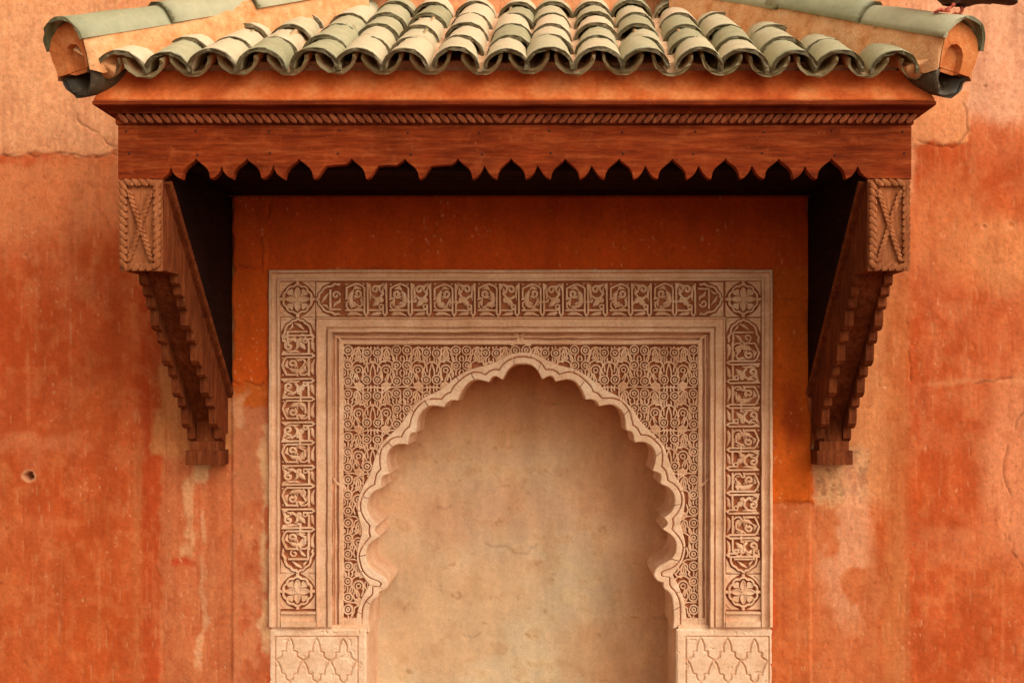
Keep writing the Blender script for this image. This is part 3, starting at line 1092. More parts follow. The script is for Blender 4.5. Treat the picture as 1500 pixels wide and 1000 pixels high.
for ci in range(NCOL):
    ax = SX0 - 1 + PX_ * (ci + .5)
    for ri in range(-1, 7):
        oy = SY0 + 30 + PY_ * ri

        def place(nm, me, u, v, rot=0):
            x, y = ax + u * usc + random.uniform(-.4, .4), oy + v + random.uniform(-.4, .4)
            if inside_panel(x, y):
                link(nm, me, SP, Matrix.Translation(at(x, y, SD - random.uniform(0, .0012))) @ R2(rot + random.uniform(-.06, .06)) @ Matrix.Diagonal((random.uniform(.95, 1.06), 1, random.uniform(.95, 1.06), 1)))
        stem_mb = MB()
        for s in (1, -1):
            place('roundel', RND[-s], s * 36, 0)
            place('roundel', RND[0], s * 36, 23)
            place('roundel', RND[-s if ri % 2 else s], s * 36, 41)
            place('roundel', RND[0], s * 8, 21)
            place('roundel', RND[s], s * 8, 45)
            place('scroll', HOK[s], s * 20.5, 7)
            place('palmette', PALM, s * 20, 28)
            place('bud', BUD, s * 21, 47)
            for k, st in enumerate(HALF_STEMS):
                pts = smooth_path([(ax + s * u * usc, oy + v) for u, v in st], 3)
                run = []
                for p in pts + [None]:
                    if p is not None and inside_panel(p.x, p.y, -5.):
                        run.append((p.x, p.y))
                    else:
                        if len(run) > 2:
                            stem_mb.ribbon(run, 1.2, SD + .0122 + .00015 * k + .0001 * s, lambda u, v, h: at(u, v, h), base=SD)
                        run = []
        if stem_mb.v:
            link('stem', stem_mb.mesh('stem', CREAM), SP)['kind'] = 'stuff'

for x0, x1 in ((FX0 + 93.4, OUT[0].x + 12), (OUT[-1].x - 12, FX1 - 93.4)):
    q = [at(x0, 914.8, -.006), at(x1, 914.8, -.006), at(x1, 921.5, .004), at(x0, 921.5, .004)]
    bk = [Vector((p.x, .04, p.z)) for p in q]
    MB().add(q + bk, [(0, 1, 2, 3), (7, 6, 5, 4), (0, 4, 5, 1), (3, 2, 6, 7), (0, 3, 7, 4), (1, 5, 6, 2)]).build('ledge', CREAM, SUR)
for x0, x1 in ((FX0, FX0 + 93.3), (FX1 - 93.3, FX1)):
    a_, b_ = at(x0 + .6, 921.5, .006), at(x1, 917.8, .006)
    MB().box(a_.x, b_.x, -.006, .04, a_.z, b_.z).build('ledge', CREAM, SUR)

# knots where the two framing strips cross
mb = MB()
for pts in ([(748, 505), (754, 503), (766, 489), (770, 489)], [(752, 490), (758, 490), (771, 504), (778, 505)],
            [(488, 491), (494, 492), (503, 503)], [(489, 700), (492, 706), (499, 711), (500, 716)],
            [(1036, 491), (1031, 492), (1022, 503)], [(1038, 700), (1034, 706), (1027, 711), (1026, 716)]):
    mb.ribbon(pts, 2.1, -.0085, lambda u, v, h: at(u, v, h), base=-.03)
mb.build('strip_knot', CREAM, SUR)


# ------------------------------------------------------------------ lower piers with incised star lattice
def pier(x0, x1, ledge, jamb, label):
    t = thing('engraved_pier', label, 'pier', at((x0 + x1) / 2, 1152), 'incised piers under the arch surround')
    ytop = 921
    xs = np.arange(x0, x1 + .01, .75)
    ys = np.concatenate([np.arange(ytop, 1064, .75), np.linspace(1066, 1152, 12)])
    PX, PY = np.meshgrid(xs, ys)
    h = .010 + .0012 * (fbm(PX / 30, PY / 30, 4, 2) - .5) + .0006 * (fbm(PX / 4, PY / 4, 3, 4) - .5)
    bx0, bx1, by0 = min(ledge), max(ledge), 932
    paths = [[(bx0, 1152), (bx0, by0), (bx1, by0), (bx1, 1152)]]
    right = [(0, 0), (2.2, 3), (4, 7), (5.2, 12), (5.5, 19.5), (10.6, 20.6), (10.6, 27), (14, 30), (18.9, 32.5),
             (15, 38), (12.5, 44), (10.8, 52.5), (5.6, 53.5), (5, 60), (1, 63.6), (0, 65)]
    sp = (bx1 - bx0) / 3.07
    for j in range(0, 4):
        for i in range(3):
            cx = bx0 + sp * (i + .535)
            for s in (1, -1):
                paths.append([(cx + s * u * sp / 37.8 + random.uniform(-.4, .4), by0 + 1.5 + i * .9 + 65 * j + v) for u, v in right])
    dd = np.full(PX.shape, 1e9)
    for p in paths:
        for q0, q1 in zip(p[:-1], p[1:]):
            xa, xb = sorted((q0[0], q1[0]))
            ya, yb = sorted((q0[1], q1[1]))
            i0, i1 = np.searchsorted(ys, [ya - 3, yb + 3])
            j0, j1 = np.searchsorted(xs, [xa - 3, xb + 3])
            if i1 > i0 and j1 > j0:
                dd[i0:i1, j0:j1] = np.minimum(dd[i0:i1, j0:j1], seg_dist(PX[i0:i1, j0:j1], PY[i0:i1, j0:j1], [q0, q1]))
    h -= .0140 * (1 - sstep(.65, 1.3, dd))
    # worn arrises and small chips
    ed = np.minimum(np.minimum(PX - x0, x1 - PX), PY - ytop)
    h -= .006 * (1 - sstep(0, 2.5, ed + 1.5 * (fbm(PX / 6, PY / 6, 3, 1) - .5)))
    h -= .004 * sstep(.7, .78, fbm(PX / 12, PY / 12, 4, 6))
    k = (D - .01) / D / S
    me = grid_mesh('engraved_panel', (PX - CX) * k, -h, EZ + (HY - PY) * k, CREAM_BAND)
    link('engraved_panel', me, t)
    a_, b_ = at(x0, 1152, .0), at(x1, ytop, .0)
    mb = MB().box(a_.x + .001, b_.x - .001, -.004, .36, 0.0, b_.z - .001)
    mb.build('pier_body', CREAM, t)


pier(394, 536.5, (403, 523.5), 1, 'left lower pier with incised star lattice, under the left side of the arch')
pier(990.5, 1131.5, (1005, 1126), 0, 'right lower pier with incised star lattice, under the right side of the arch')


# ------------------------------------------------------------------ niche
def niche():
    xs, ys = np.arange(490, 1044, 2.2), np.arange(470, 1200, 2.2)
    PX, PY = np.meshgrid(xs, ys)
    def C(*c): return np.array(srgb(*c))
    n1, n2 = fbm(PX / 120, PY / 80, 5, 1), fbm(PX / 24, PY / 20, 5, 2)
    n3 = fbm(PX / 60, PY / 9, 4, 5)
    col = np.zeros(PX.shape + (3,))
    col[:] = C(218, 188, 152)

    def lay(m, c, op):
        nonlocal col
        m = (m * op)[..., None]
        col = col * (1 - m) + C(*c) * m
    lay(sstep(.42, .6, n1), (222, 174, 128), .5)
    lay(sstep(.55, .4, n1) * sstep(.45, .6, n2), (230, 200, 154), .6)
    lay(sstep(.55, .68, n2), (202, 156, 114), .4)
    lay(sstep(740, 560, PY + 70 * (n1 - .5)), (196, 126, 76), .75)           # brown tint: shade of the niche head painted into the colour
    lay(sstep(800, 960, PX + 90 * (n1 - .5)), (206, 132, 80), .55)  # same for the right side: the jamb's shade tinted into the plaster
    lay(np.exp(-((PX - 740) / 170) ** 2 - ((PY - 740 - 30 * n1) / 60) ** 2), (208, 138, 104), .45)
    lay(sstep(.80, .86, n3) * sstep(.55, .66, n2), (160, 104, 66), .4)
    lay(sstep(.72, .78, fbm(PX / 8, PY / 8, 3, 3)) * sstep(.5, .6, n2), (160, 108, 70), .4)
    h = .006 * (n1 - .5) + .003 * (n2 - .5) + .0015 * (n3 - .5) + .0012 * (fbm(PX / 5, PY / 5, 3, 1) - .5)
    for path in ([(710, 795), (725, 800), (742, 800), (755, 809), (770, 810), (785, 797)], [(955, 903), (968, 904), (977, 896)],
                 [(678, 930), (690, 932), (702, 929)], [(640, 742), (652, 745), (660, 740)]):
        path = [(p.x + random.uniform(-1.5, 1.5), p.y + random.uniform(-1.5, 1.5)) for p in smooth_path(path, 4)]
        k = 1 - sstep(.3, 2.2, seg_dist(PX, PY, path))
        h -= .0015 * k
        col *= (1 - .22 * k)[..., None]
    k = (D - ND) / D / S
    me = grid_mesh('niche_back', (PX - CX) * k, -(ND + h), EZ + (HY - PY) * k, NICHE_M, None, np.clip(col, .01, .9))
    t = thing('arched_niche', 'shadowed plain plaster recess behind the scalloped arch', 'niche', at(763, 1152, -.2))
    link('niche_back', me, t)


niche()

# ------------------------------------------------------------------ wooden canopy
VD = .746
kV = (D - VD) / D / S
VX0, VX1 = (173 - CX) * kV, (1335 - CX) * kV
CAN = thing('wooden_canopy', 'carved reddish wood canopy with ogee toothed valance jutting over the niche', 'canopy', ((VX0 + VX1) / 2, -.4, 2.33))

pts = [(173, 262), (238, 262)]
big = [(0, 232), (3, 236), (9, 240.5), (15.5, 246), (19.3, 252), (20.6, 258.5), (21.8, 262), (25.5, 260.5), (28.5, 258.5), (32.5, 254.5), (35.4, 250), (38.8, 242.5)]
ap = [287, 362, 438, 515, 593, 671, 749, 828, 907, 985, 1063, 1141, 1218]
broken = {2: 1, 3: 1, 4: 1}          # lost teeth right of these arches
pts += [(241, 259.5), (246, 255), (251, 243)]
for i, cx in enumerate(ap):
    j = lambda: random.uniform(-.7, .7)
    if (i - 1) in broken:
        l = [(cx - 9, 240.5)] if i - 1 != 3 else [(cx - 13, 242)]
        L = l + [(cx - 3, 236)]
    else:
        L = [(cx - u * .99, y + j() * .6) for u, y in big[::-1][1:-1]]
    R = [(cx + u * .99, y + j() * .6) for u, y in big]
    pts += L
    if i in broken:
        pts += [p for p in R[:8]] + [(cx + 28.5, 258), (cx + 33, 251), (cx + 39, 243), (cx + 52, 241.5)]
    else:
        pts += R
pts += [(1261, 252), (1266, 258), (1271, 261), (1335, 262)]
pts += [(1335, 183), (173, 183)]
clean = [pts[0]]
for p in pts[1:]:
    if abs(p[0] - clean[-1][0]) + abs(p[1] - clean[-1][1]) > .3:
        clean.append(p)
vp = [((x - CX) * kV, EZ + (HY - y) * kV) for x, y in clean]
mbv = MB().prism(vp, -VD, -VD + .032, lambda u, v, h: (u, h, v))
mbv.build('valance_board', WOOD_X, CAN)
# thin edge posts at the board ends and plain side boards back to the wall
zt = EZ + (HY - 183) * kV
zb = EZ + (HY - 262) * kV
for x0, x1 in ((VX0 + .001, VX0 + .03), (VX1 - .03, VX1 - .001)):
    MB().box(x0, x1, -VD + .0325, 0.012, zb + .001, zt).build('side_board', WOOD_X, CAN)
for k in range(24):
    x_ = 185 + 1140 * (k // 2) / 11.0 + random.uniform(-5, 5)
    z_ = EZ + (HY - (193 if k % 2 else 226) + random.uniform(-2, 2)) * kV
    c_ = Vector(((x_ - CX) * kV, -VD, z_))
    ring_ = lambda rr, yy: [c_ + Vector((rr * math.cos(q * math.pi / 4), yy, rr * math.sin(q * math.pi / 4))) for q in range(9)]
    MB().sweep([ring_(.0042, .001), ring_(.0034, -.002), ring_(.0004, -.003)], caps=False).build('nail', IRON, CAN)
# soffit boards
n = 9
for k in range(n):
    y0 = -VD + .034 + (VD - .05) * k / n
    y1 = y0 + (VD - .05) / n - .004
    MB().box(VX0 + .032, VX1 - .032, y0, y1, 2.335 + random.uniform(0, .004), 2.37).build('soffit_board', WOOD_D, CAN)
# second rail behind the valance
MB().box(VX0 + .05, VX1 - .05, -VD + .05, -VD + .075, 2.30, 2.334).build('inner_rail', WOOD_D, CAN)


def cornice(name, prof, mat):
    """profile (overhang, z) run round front and both sides"""
    rings = []
    for c in range(4):
        ring = []
        for o, z in prof:
            ring.append(Vector(((VX0 - o, .012, z), (VX0 - o, -VD - o, z), (VX1 + o, -VD - o, z), (VX1 + o, .012, z))[c]))
        rings.append(ring)
    out = []
    for i in range(3):
        nn = 30 if i == 1 else 6
        out += [[p.lerp(q, j / nn) for p, q in zip(rings[i], rings[i + 1])] for j in range(nn)]
    out.append(rings[3])
    for r in out[1:-1]:
        dz, dy = random.uniform(-.0012, .0012), random.uniform(-.0012, .0012)
        for p in r:
            p.z += dz
            p.y += dy
    return MB().sweep(out).build(name, mat, CAN)


cornice('eave_fascia', [(-.03, 2.507), (.055, 2.507), (.057, 2.512), (.046, 2.535), (.030, 2.565), (.0225, 2.612), (-.03, 2.612)], FASCIA)
cornice('cornice_lip', [(-.02, 2.4905), (.056, 2.4905), (.060, 2.494), (.060, 2.503), (.056, 2.5065), (-.02, 2.5065)], WOOD_C)
cornice('cornice_cove', [(-.02, 2.474), (.022, 2.474), (.024, 2.480), (.030, 2.486), (.044, 2.490), (-.02, 2.490)], WOOD_C)
cornice('rope_backing', [(-.02, 2.444), (.006, 2.444), (.006, 2.4738), (-.02, 2.4738)], WOOD_C)
# twisted rope moulding: one carved strand after another
yR = VD + .006
kR = (D - yR) / D / S
mb = MB()
x = 175.
while x < 1332:
    s = 1 if x < 722 else -1
    p0, p1 = (x, 2.4725), (x + 13.5, 2.4455)
    if s < 0:
        p0, p1 = (x, 2.4455), (x + 13.5, 2.4725)
    P = [((p0[0] + (p1[0] - p0[0]) * t - CX) * kR, p0[1] + (p1[1] - p0[1]) * t) for t in (0, .25, .5, .75, 1)]
    mb.ribbon(P, .0085, .013, lambda u, v, h: (u, -yR - h, v), taper=[.45, .95, 1, .95, .45], ridge=.35)
    x += 12.4 + random.uniform(-.4, .4)
mb.build('rope_moulding', WOOD_Z, CAN)


# ------------------------------------------------------------------ brackets
def rope(mb, p0, p1, wd, pitch, h, m, hand=1):
    p0, p1 = Vector(p0), Vector(p1)
    L = (p1 - p0).length
    t = (p1 - p0) / L
    nrm = Vector((-t.y, t.x))
    n_ = max(2, int(L / pitch))
    for k in range(n_):
        c = p0 + t * (L * (k + .5) / n_)
        a_ = c - t * pitch * .62 - nrm * wd * hand
        b_ = c + t * pitch * .62 + nrm * wd * hand
        mb.ribbon([a_, a_.lerp(b_, .3), a_.lerp(b_, .7), b_], pitch * .40, h, m, taper=[.4, 1, 1, .4], ridge=.3)


def bracket(X0, X1, inner, label):
    """X0<X1 the outer faces; inner = +1 when the niche lies to the right"""
    F = .75
    t = thing('canopy_bracket', label, 'bracket', ((X0 + X1) / 2, 0, 1.281), 'carved wooden brackets under the canopy')
    steps = [(.75, 1.968), (.585, 1.968)]
    d0, z0, d1, z1 = .585, 1.968, .035, 1.372
    pat = [.6, .6, .7, 1.2, .75, 1.35, .7, 1.25, .7, 1.35, .9]
    tot = sum(pat)
    dcur, zcur = d0, z0
    for q in pat:
        dd, dz = (d0 - d1) * q / tot, (z0 - z1) * q / tot
        steps += [(dcur - .002, zcur - dz * .45), (dcur - dd * .10, zcur - dz * .78), (dcur - dd * .34, zcur - dz * .96), (dcur - dd * .62, zcur - dz * 1.03), (dcur - dd * .80, zcur - dz * .98), (dcur - dd, zcur - dz * .86)]
        dcur, zcur = dcur - dd, zcur - dz
        steps.append((dcur, zcur + dz * .12))
    steps += [(.035, 1.40), (-.012, 1.40)]
    prof = [(-.012, 2.33), (.742, 2.33), (.742, 1.968)] + steps[1:]
    th = .030
    for xa in (X0, X1 - th):
        MB().prism(prof, xa, xa + th, lambda u, v, h: (h, -u, v)).build('side_plate', WOOD_B, t)
    core = [(-.012, 2.33), (.735, 2.33), (.735, 1.975), (.60, 1.985), (.04, 1.425), (-.012, 1.42)]
    MB().prism(core, X0 + th + .001, X1 - th - .001, lambda u, v, h: (h, -u, v)).build('web', WOOD_B, t)
    # base corbel
    mb = MB()
    mb.box(X0 - .002, X1 + .002, -.095, .012, 1.281, 1.336)
    mb.box(X0 + .010, X1 - .010, -.085, .012, 1.3365, 1.372)
    mb.prism([(-.012, 1.3725), (.07, 1.3725), (.060, 1.47), (-.012, 1.49)], X0 + .032, X1 - .032, lambda u, v, h: (h, -u, v))
    mb.build('base_block', WOOD_B, t)
    # carved face block
    fz0, fz1 = 1.964, 2.262
    fb = MB().box(X0 - .001, X1 + .001, -F, -.7425, fz0, fz1).build('face_block', FACE_W, t)
    m = lambda u, v, h: (u, -F - h, v)
    rb = MB()
    e_ = .0125
    rope(rb, (X0 + e_, fz0 + .01), (X0 + e_, fz1 - .01), .011, .0225, .013, m, 1)
    rope(rb, (X1 - e_, fz0 + .01), (X1 - e_, fz1 - .01), .011, .0225, .0132, m, -1)
    rope(rb, (X0 + .02, fz0 + .0115), (X1 - .02, fz0 + .0115), .010, .022, .0134, m, 1)
    rope(rb, (X0 + .02, fz1 - .0115), (X1 - .02, fz1 - .0115), .010, .022, .0136, m, -1)
    rb.build('rope_border', FACE_W, t)
    cr = MB()
    rope(cr, (X0 + .03, fz1 - .035), (X1 - .03, fz0 + .03), .0070, .016, .0115, m, 1)
    rope(cr, (X0 + .03, fz0 + .03), (X1 - .03, fz1 - .035), .0070, .016, .0095, m, -1)
    cr.build('rope_cross', FACE_W, t)
    # proud triangular panel above a slanting bead on the side facing the niche
    xi = X1 if inner > 0 else X0
    pr = .017 * inner
    tri = [(-.012, 1.55), (.0, 1.552), (.72, 2.262), (.74, 2.329), (-.012, 2.329)]
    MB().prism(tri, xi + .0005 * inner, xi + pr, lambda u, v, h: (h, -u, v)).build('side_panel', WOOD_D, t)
    bm_ = MB()
    bm_.ribbon([(.0, 1.546), (.722, 2.258)], .009, .021, lambda u, v, h: (xi + h * inner, -u, v))
    rope(bm_, (.0, 1.546), (.722, 2.258), .004, .016, .025, lambda u, v, h: (xi + h * inner, -u, v))
    bm_.build('slanting_bead', WOOD_B, t)


kB = (D - .75) / D / S
bracket((176 - CX) * kB, (237 - CX) * kB, 1, 'left carved wooden bracket with its lit inner side, under the left end of the canopy')
bracket((1272 - CX) * kB, (1332 - CX) * kB, -1, 'right carved wooden bracket with its dark inner side, under the right end of the canopy')

# ------------------------------------------------------------------ tiled roof
ED = .84
kE = (D - ED) / D / S
SL = .55
XL, XR = (97 - CX) * kE, (1409 - CX) * kE
ROOF = thing('tiled_roof', 'small hipped roof of faded green glazed tiles on top of the wooden canopy', 'roof', ((XL + XR) / 2, -.4, 2.606))
SAG = lambda x: -.013 * abs((x + .08) / 1.3) ** 3
Yv = Vector((.020, 1, SL)).normalized()
Xv = Vector((1, -.020, 0)).normalized()
Zv = Xv.cross(Yv).normalized()


def tile_mesh(name, wf, hf, wb, hb, L, th, mat, up=1, jit=.0015, seed=0, lip=0.0):
    rnd = random.Random(seed)
    rings = []
    nseg, nl = 14, 6
    for i in range(nl + 1):
        f = i / nl
        ww, hh = wf + (wb - wf) * f, hf + (hb - hf) * f
        ring = []
        jy = 0
        for sgn, off in ((1, 0), (-1, th)):
            rng = range(nseg + 1) if sgn > 0 else range(nseg, -1, -1)
            for k in rng:
                a_ = math.pi * k / nseg
                j = rnd.uniform(-jit, jit)
                jy = rnd.uniform(-.0045, .0045) * (2.2 if rnd.random() < .12 else 1) if i in (0, nl) else 0
                ring.append(((ww - off + j) * math.cos(a_), f * L + jy, up * (hh - off + j) * math.sin(a_)))
        ring.append(ring[0])
        rings.append(ring)
    return MB().sweep(rings).mesh(name, mat, False)


COV = [tile_mesh('cover_tile', .080, .072, .065, .058, .27, .012, TILE, 1, .0016, s) for s in range(5)]
PAN = [tile_mesh('pan_tile', .066, .064, .062, .060, .27, .010, PANT, -1, .0012, s + 20) for s in range(3)]
for me in COV + PAN:
    me.polygons.foreach_set('use_smooth', [len(p.vertices) == 4 for p in me.polygons])


def orient(loc, yaw=0., tilt=0.):
    R = Matrix((Xv, Yv, Zv)).transposed().to_4x4()
    return Matrix.Translation(loc) @ R @ Matrix.Rotation(yaw, 4, 'Z') @ Matrix.Rotation(tilt, 4, 'X')


crest = [177, 245, 313, 383, 459, 525, 592, 667, 743, 806, 877, 947, 1023, 1090, 1163, 1230, 1312]
COURSE = .190
for ci, px in enumerate(crest):
    x0 = (px - CX) * kE
    for j in range(6):
        dl = COURSE * j
        if dl > ED - .06:
            break
        if (x0 - XL) - dl < -.03 or (XR - x0) - dl < -.03:
            break
        jt = random.uniform
        zz = 2.587 + SAG(x0) + SL * dl + jt(-.003, .003) + (.006 if j == 0 else 0)
        loc = Vector((x0 + .020 * dl + jt(-.004, .004), -ED + dl + (0 if j else jt(-.008, .008)), zz))
        sc = jt(.94, 1.03)
        link('cover_tile', random.choice(COV), ROOF, orient(loc, jt(-.055, .055), jt(-.03, .025)) @ Matrix.Diagonal((sc * jt(.97, 1.03), jt(.97, 1.03), sc, 1)))
pans = [(crest[i] + crest[i + 1]) / 2 for i in range(16)]
pans = [155] + pans + [1341]
for ci, px in enumerate(pans):
    x0 = (px - CX) * kE
    for j in range(5):
        dl = COURSE * j
        if dl > ED - .06:
            break
        if (x0 - XL) - dl < -.03 or (XR - x0) - dl < -.03:
            break
        jt = random.uniform
        zz = 2.6395 + SAG(x0) + SL * dl + jt(-.003, .003)
        loc = Vector((x0 + .020 * dl, -ED - .012 + dl + (0 if j else jt(-.006, .006)), zz))
        link('pan_tile', random.choice(PAN), ROOF, orient(loc, jt(-.03, .03)) @ Matrix.Diagonal((.70 if ci in (0, len(pans) - 1) else 1, 1, 1, 1)))

# bedding mortar under the tiles: slopes on the three sides, one lumpy mesh
mb = MB()
zE = 2.572
nx, ny = 90, 14
vsl, fsl = [], []
rn = random.Random(4)
for j in range(ny + 1):
    d = .758 - (.758 + .02) * j / ny
    for i in range(nx + 1):
        xa, xb = XL + (ED - d), XR - (ED - d)
        x_ = xa + (xb - xa) * i / nx
        vsl.append((x_, -d, zE + SAG(x_) + (ED - d) * SL + .026 + rn.uniform(-.006, .006)))
for j in range(ny):
    for i in range(nx):
        a_ = j * (nx + 1) + i
        fsl.append((a_, a_ + 1, a_ + nx + 2, a_ + nx + 1))
nb = len(vsl)
for i in range(nx + 1):
    vsl.append((vsl[i][0], vsl[i][1] + .01, 2.585))
for i in range(nx):
    fsl.append((i, i + 1, nb + i + 1, nb + i))
mb.add(vsl, fsl)
for s, X in ((1, XL), (-1, XR)):
    p0, p1, p2 = (X + .10 * s, -ED + .10, zE + .06), (X + .04 * s, .01, zE + .02), (X + (ED + .01) * s, .01, zE + .02 + SL * (ED - .03))
    mb.add([p0, p1, p2, (p2[0], p2[1], 2.575), (p1[0], p1[1], 2.56), (p0[0], p0[1], 2.56)], [(0, 1, 2), (0, 5, 4, 1), (1, 4, 3, 2)])
mb.build('bedding_mortar', MORTAR, ROOF)
# roof deck closing the underside
MB().add([(VX0 - .018, -VD - .018, 2.6075), (VX1 + .018, -VD - .018, 2.6075), (VX1 + .018, .012, 2.6075), (VX0 - .018, .012, 2.6075),
          (VX0 - .018, -VD - .018, 2.6), (VX1 + .018, -VD - .018, 2.6), (VX1 + .018, .012, 2.6), (VX0 - .018, .012, 2.6)],
         [(0, 1, 2, 3), (7, 6, 5, 4), (0, 4, 5, 1), (1, 5, 6, 2), (3, 7, 4, 0)]).build('roof_deck', WOOD_D, ROOF)

# hips
SHEAR = .353
HIPM = [tile_mesh('hip_tile', .081, .087, .072, .075, .40, .011, HIPT, 1, .0018, 50 + q) for q in range(3)]


def sheared(me, s, L):
    me = me.copy()
    for v in me.vertices:
        v.co.y += SHEAR * s * v.co.x * max(0, 1 - v.co.y / L)
    return me


CORN = tile_mesh('corner_tile', .062, .078, .054, .066, .30, .013, HIPD, -1, .002, 70)
for me in HIPM + [CORN]:
    me.polygons.foreach_set('use_smooth', [len(p.vertices) == 4 for p in me.polygons])
for s, X in ((1, XL), (-1, XR)):
    Yh = Vector((s, 1, SL)).normalized()
    Xh = Vector((1, -s, 0)).normalized()
    Zh = Xh.cross(Yh).normalized()
    RH = Matrix((Xh, Yh, Zh)).transposed().to_4x4()
    base = Vector((X, -ED - .015, 2.670))
    for k in range(4):
        loc = base + Yh * (.345 * k) + Zh * random.uniform(-.003, .003)
        me = sheared(HIPM[0], s, .40) if k == 0 else HIPM[k % 3]
        yaw = random.uniform(-.03, .03) if k else 0
        link('hip_tile', me, ROOF, Matrix.Translation(loc) @ RH @ Matrix.Rotation(yaw, 4, 'Z') @ Matrix.Rotation(random.uniform(-.01, .02) if k else 0, 4, 'X'))
    # mortar core of the hip with vertical flanks
    mb = MB()
    rings = []
    flat = Vector((s, 1, 0)).normalized()
    outl = [(-.074, -.092), (-.076, -.05), (-.073, .0), (-.062, .040), (-.036, .066), (0, .076), (.036, .066), (.062, .040), (.073, .0), (.076, -.05), (.074, -.092)]
    for k in range(48):
        t_ = .006 + 1.20 * k / 47
        c = base + Yh * t_
        ring = []
        for u, v in outl:
            jx = (.006 * (float(fbm(np.array(k / 5.0), np.array(u * 40 + s), 3, 2)) - .5) + rn.uniform(-.0008, .0008)) if 0 < k < 47 else 0
            vv = v - (.03 * min(1, k / 3) if v < -.06 and k > 0 else 0)
            if 0 < k and -.07 < v < .02:
                jx = jx * 1.6
            vv, nar = (v, 1 - .24 * max(0, -v / .092)) if k == 0 else (vv, 1)
            p = c + Xh * (u * nar + jx + (.010 * s * (1 - nar) if k == 0 else 0)) + Yh * (SHEAR * s * u * max(0, 1 - k / 8) + (.026 * max(0, -v / .092) if k == 0 else 0))
            p.z += vv * (1 if v < 0 else .93) + (rn.uniform(-.0008, .0008) if k > 0 else 0)
            ring.append(p)
        rings.append(ring)
    mb.sweep(rings, caps=False)
    mb.build('hip_mortar', ENDFILL, ROOF, True)
    # end plug: an arched face with a hollow low in it
    mb = MB()
    c = base + Yh * .005

    def endp(u, v, d=0):
        q_ = max(0, -v / .092)
        p = c + Xh * u * (1 - .24 * q_) + Yh * (SHEAR * s * u + .026 * q_) + flat * d
        p.z += v
        return p
    outer = [endp(u * .99, v * (1 if v < 0 else .93)) for u, v in outl]
    hol = [(-.052, -.0925), (-.052, -.072), (-.050, -.050), (-.042, -.028), (-.026, -.010), (0, -.002), (.026, -.010), (.042, -.028), (.050, -.050), (.052, -.072), (.052, -.0925)]
    inner_pts = [endp(u * .82 + .016 * s, v, .004) for u, v in hol]
    deep = [endp(u * .78 + .014 * s, v, .026) for u, v in hol]
    mb.sweep([outer, inner_pts, deep], caps=False)
    mb.add(deep, [tuple(range(len(deep)))])
    mb.add([outer[0], outer[-1], inner_pts[-1], inner_pts[0]], [(0, 1, 2, 3)])
    mb.build('hip_end', ENDORANGE, ROOF, False)
    # mortar packed between the hip and the first tile, down into the last pan
    fx = ((155 if s > 0 else 1341) - CX) * kE
    mb = MB()
    rings = []
    for i in range(6):
        t_ = -.004 + .05 * i
        o_ = Vector((fx, -ED - .006, 2.637 + SAG(fx))) + Yv * t_
        ring = []
        for k in range(11):
            a_ = math.pi * (1 + k / 10)
            ring.append(o_ + Xv * (.041 * math.cos(a_)) + Zv * (.056 * math.sin(a_)))
        for k in range(8):
            f_ = k / 7
            u_ = .041 - f_ * .135
            lift = -.020 + (f_ ** 1.5) * (.052 + .012 * i) + rn.uniform(-.003, .003)
            ring.append(o_ + Xv * (u_ * s) + Zv * min(lift, .12)) if s > 0 else ring.append(o_ + Xv * (u_ * s) + Zv * min(lift, .12))
        rings.append(ring if s > 0 else [Vector(p) for p in ([o_ + Xv * (-.041 * math.cos(math.pi * (1 + k / 10))) + Zv * (.056 * math.sin(math.pi * (1 + k / 10))) for k in range(11)] + ring[11:])])
    for q in rings:
        q.append(q[0])
    mb.sweep(rings)
    mb.build('hip_flank', ENDFILL, ROOF, True)
    link('corner_tile', sheared(CORN, s, .34), ROOF, Matrix.Translation(base + Vector((.004 * s, .0, -.098)) + Yh * .034) @ RH)


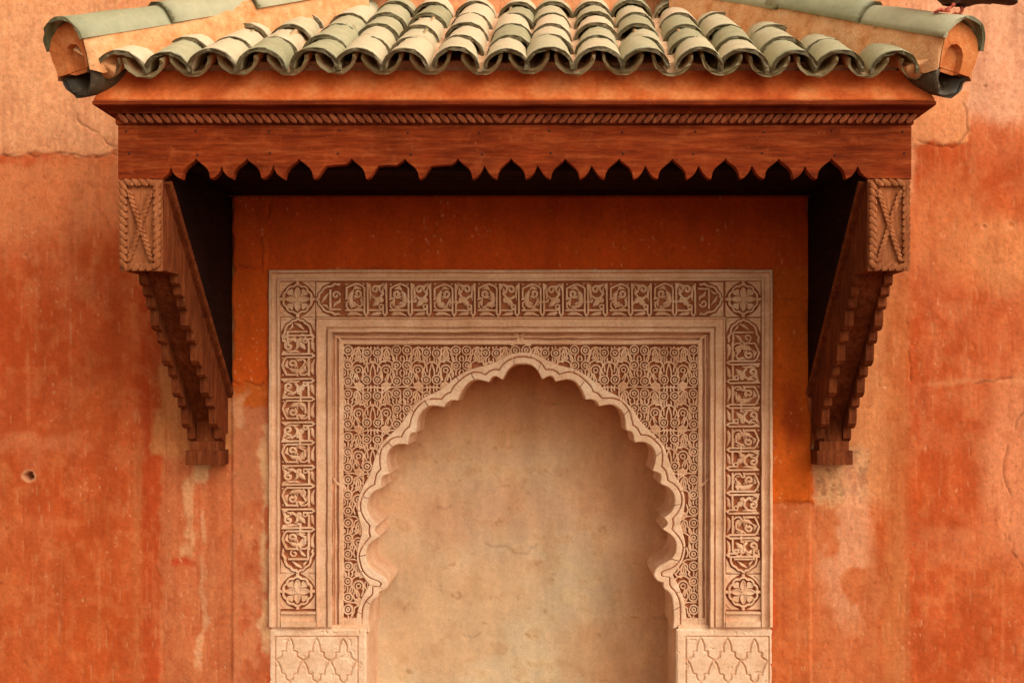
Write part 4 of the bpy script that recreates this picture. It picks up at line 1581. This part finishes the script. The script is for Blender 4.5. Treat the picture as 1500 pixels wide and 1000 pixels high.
# ------------------------------------------------------------------ pigeon on the right hip
def pigeon():
    t = NT('pigeon_feathers')
    p = t.pos(True)
    n1 = t.noise(p, 40, 5, .6, (.5, 1, 1))
    c = t.ramp(n1, [(.3, srgb(58, 40, 34)), (.6, srgb(84, 60, 48)), (.8, srgb(104, 76, 60))])
    PM = t.done(c, .75, .2)
    t = NT('pigeon_leg')
    LMt = t.done(srgb(196, 92, 70), .6, .3)
    base = at(1396, 24, .82)
    k = (D - .82) / D / S
    q = lambda px, py, dd=.0: Vector(((px - 1396) * k, -dd, (24 - py) * k))
    t_ = thing('pigeon', 'dark brown pigeon perched on the right end of the tiled ridge', 'bird', base)
    V = [(q(1412, -18), (.062, .060)), (q(1385, -26), (.060, .062)), (q(1364, -40), (.048, .050)), (q(1356, -58), (.030, .031)), (q(1354, -74), (.027, .027)), (q(1346, -80), (.012, .012)), (q(1338, -78), (.004, .005)),
         (q(1440, -9), (.042, .034)), (q(1458, -2), (.030, .014)), (q(1476, 2), (.030, .010)), (q(1491, 5), (.026, .006)),
         (q(1398, 2, .022), (.016, .016)), (q(1394, 11, .022), (.006, .006)), (q(1418, 0, -.022), (.016, .016)), (q(1413, 9, -.022), (.006, .006))]
    Ed = [(0, 1), (1, 2), (2, 3), (3, 4), (4, 5), (5, 6), (0, 7), (7, 8), (8, 9), (9, 10), (0, 11), (11, 12), (0, 13), (13, 14)]
    me = bpy.data.meshes.new('pigeon_body')
    me.from_pydata([v[0] for v in V], Ed, [])
    me.materials.append(PM)
    o = bpy.data.objects.new('body', me)
    COL.objects.link(o)
    o.parent = t_
    sk = o.modifiers.new('skin', 'SKIN')
    sk.use_smooth_shade = True
    for sv, (_, r) in zip(me.skin_vertices[0].data, V):
        sv.radius = r
    me.skin_vertices[0].data[0].use_root = True
    sb = o.modifiers.new('sub', 'SUBSURF')
    sb.levels = sb.render_levels = 2
    # folded wings and tail feathers
    for s in (1, -1):
        w_ = MB()
        P = [q(1376, -34), q(1400, -32), q(1430, -18), q(1462, -4)]
        rings = []
        for (pp, hh) in zip(P, (.020, .045, .034, .006)):
            rings.append([pp + Vector((0, -s * .050, hh * .9)), pp + Vector((0, -s * .066, 0)), pp + Vector((0, -s * .054, -hh * .9)), pp + Vector((0, -s * .040, 0)), pp + Vector((0, -s * .050, hh * .9))])
        w_.sweep(rings)
        wo = w_.build('wing', PM, None, True)
        wo.parent = t_
        # legs with toes on the tile
        l_ = MB()

        def tube(p0, p1, r0, r1):
            ax = (p1 - p0).normalized()
            u = ax.orthogonal().normalized()
            v = ax.cross(u)
            l_.sweep([[pp + (u * math.cos(z) + v * math.sin(z)) * r for z in [i * math.pi / 3 for i in range(7)]] for pp, r in ((p0, r0), (p1, r1))])
        hip = q(1394, 9, .022) if s > 0 else q(1413, 7, -.022)
        foot = q(1380, 19, .02) if s > 0 else q(1408, 19, -.02)
        mid = hip.lerp(foot, .5) + Vector((.006, 0, 0))
        tube(hip, mid, .0065, .005)
        tube(mid, foot, .005, .005)
        for a_ in (-.5, 0, .5):
            m2 = foot + Vector((-.016 * math.cos(a_), .016 * math.sin(a_), .003))
            tip = foot + Vector((-.032 * math.cos(a_), .032 * math.sin(a_), -.004))
            tube(foot, m2, .0048, .004)
            tube(m2, tip, .004, .0022)
        tube(foot, foot + Vector((.018, 0, -.003)), .0045, .0025)
        lo = l_.build('leg', LMt, None, True)
        lo.parent = t_


pigeon()
for o in bpy.data.objects:
    if '_w' in o:
        del o['_w']
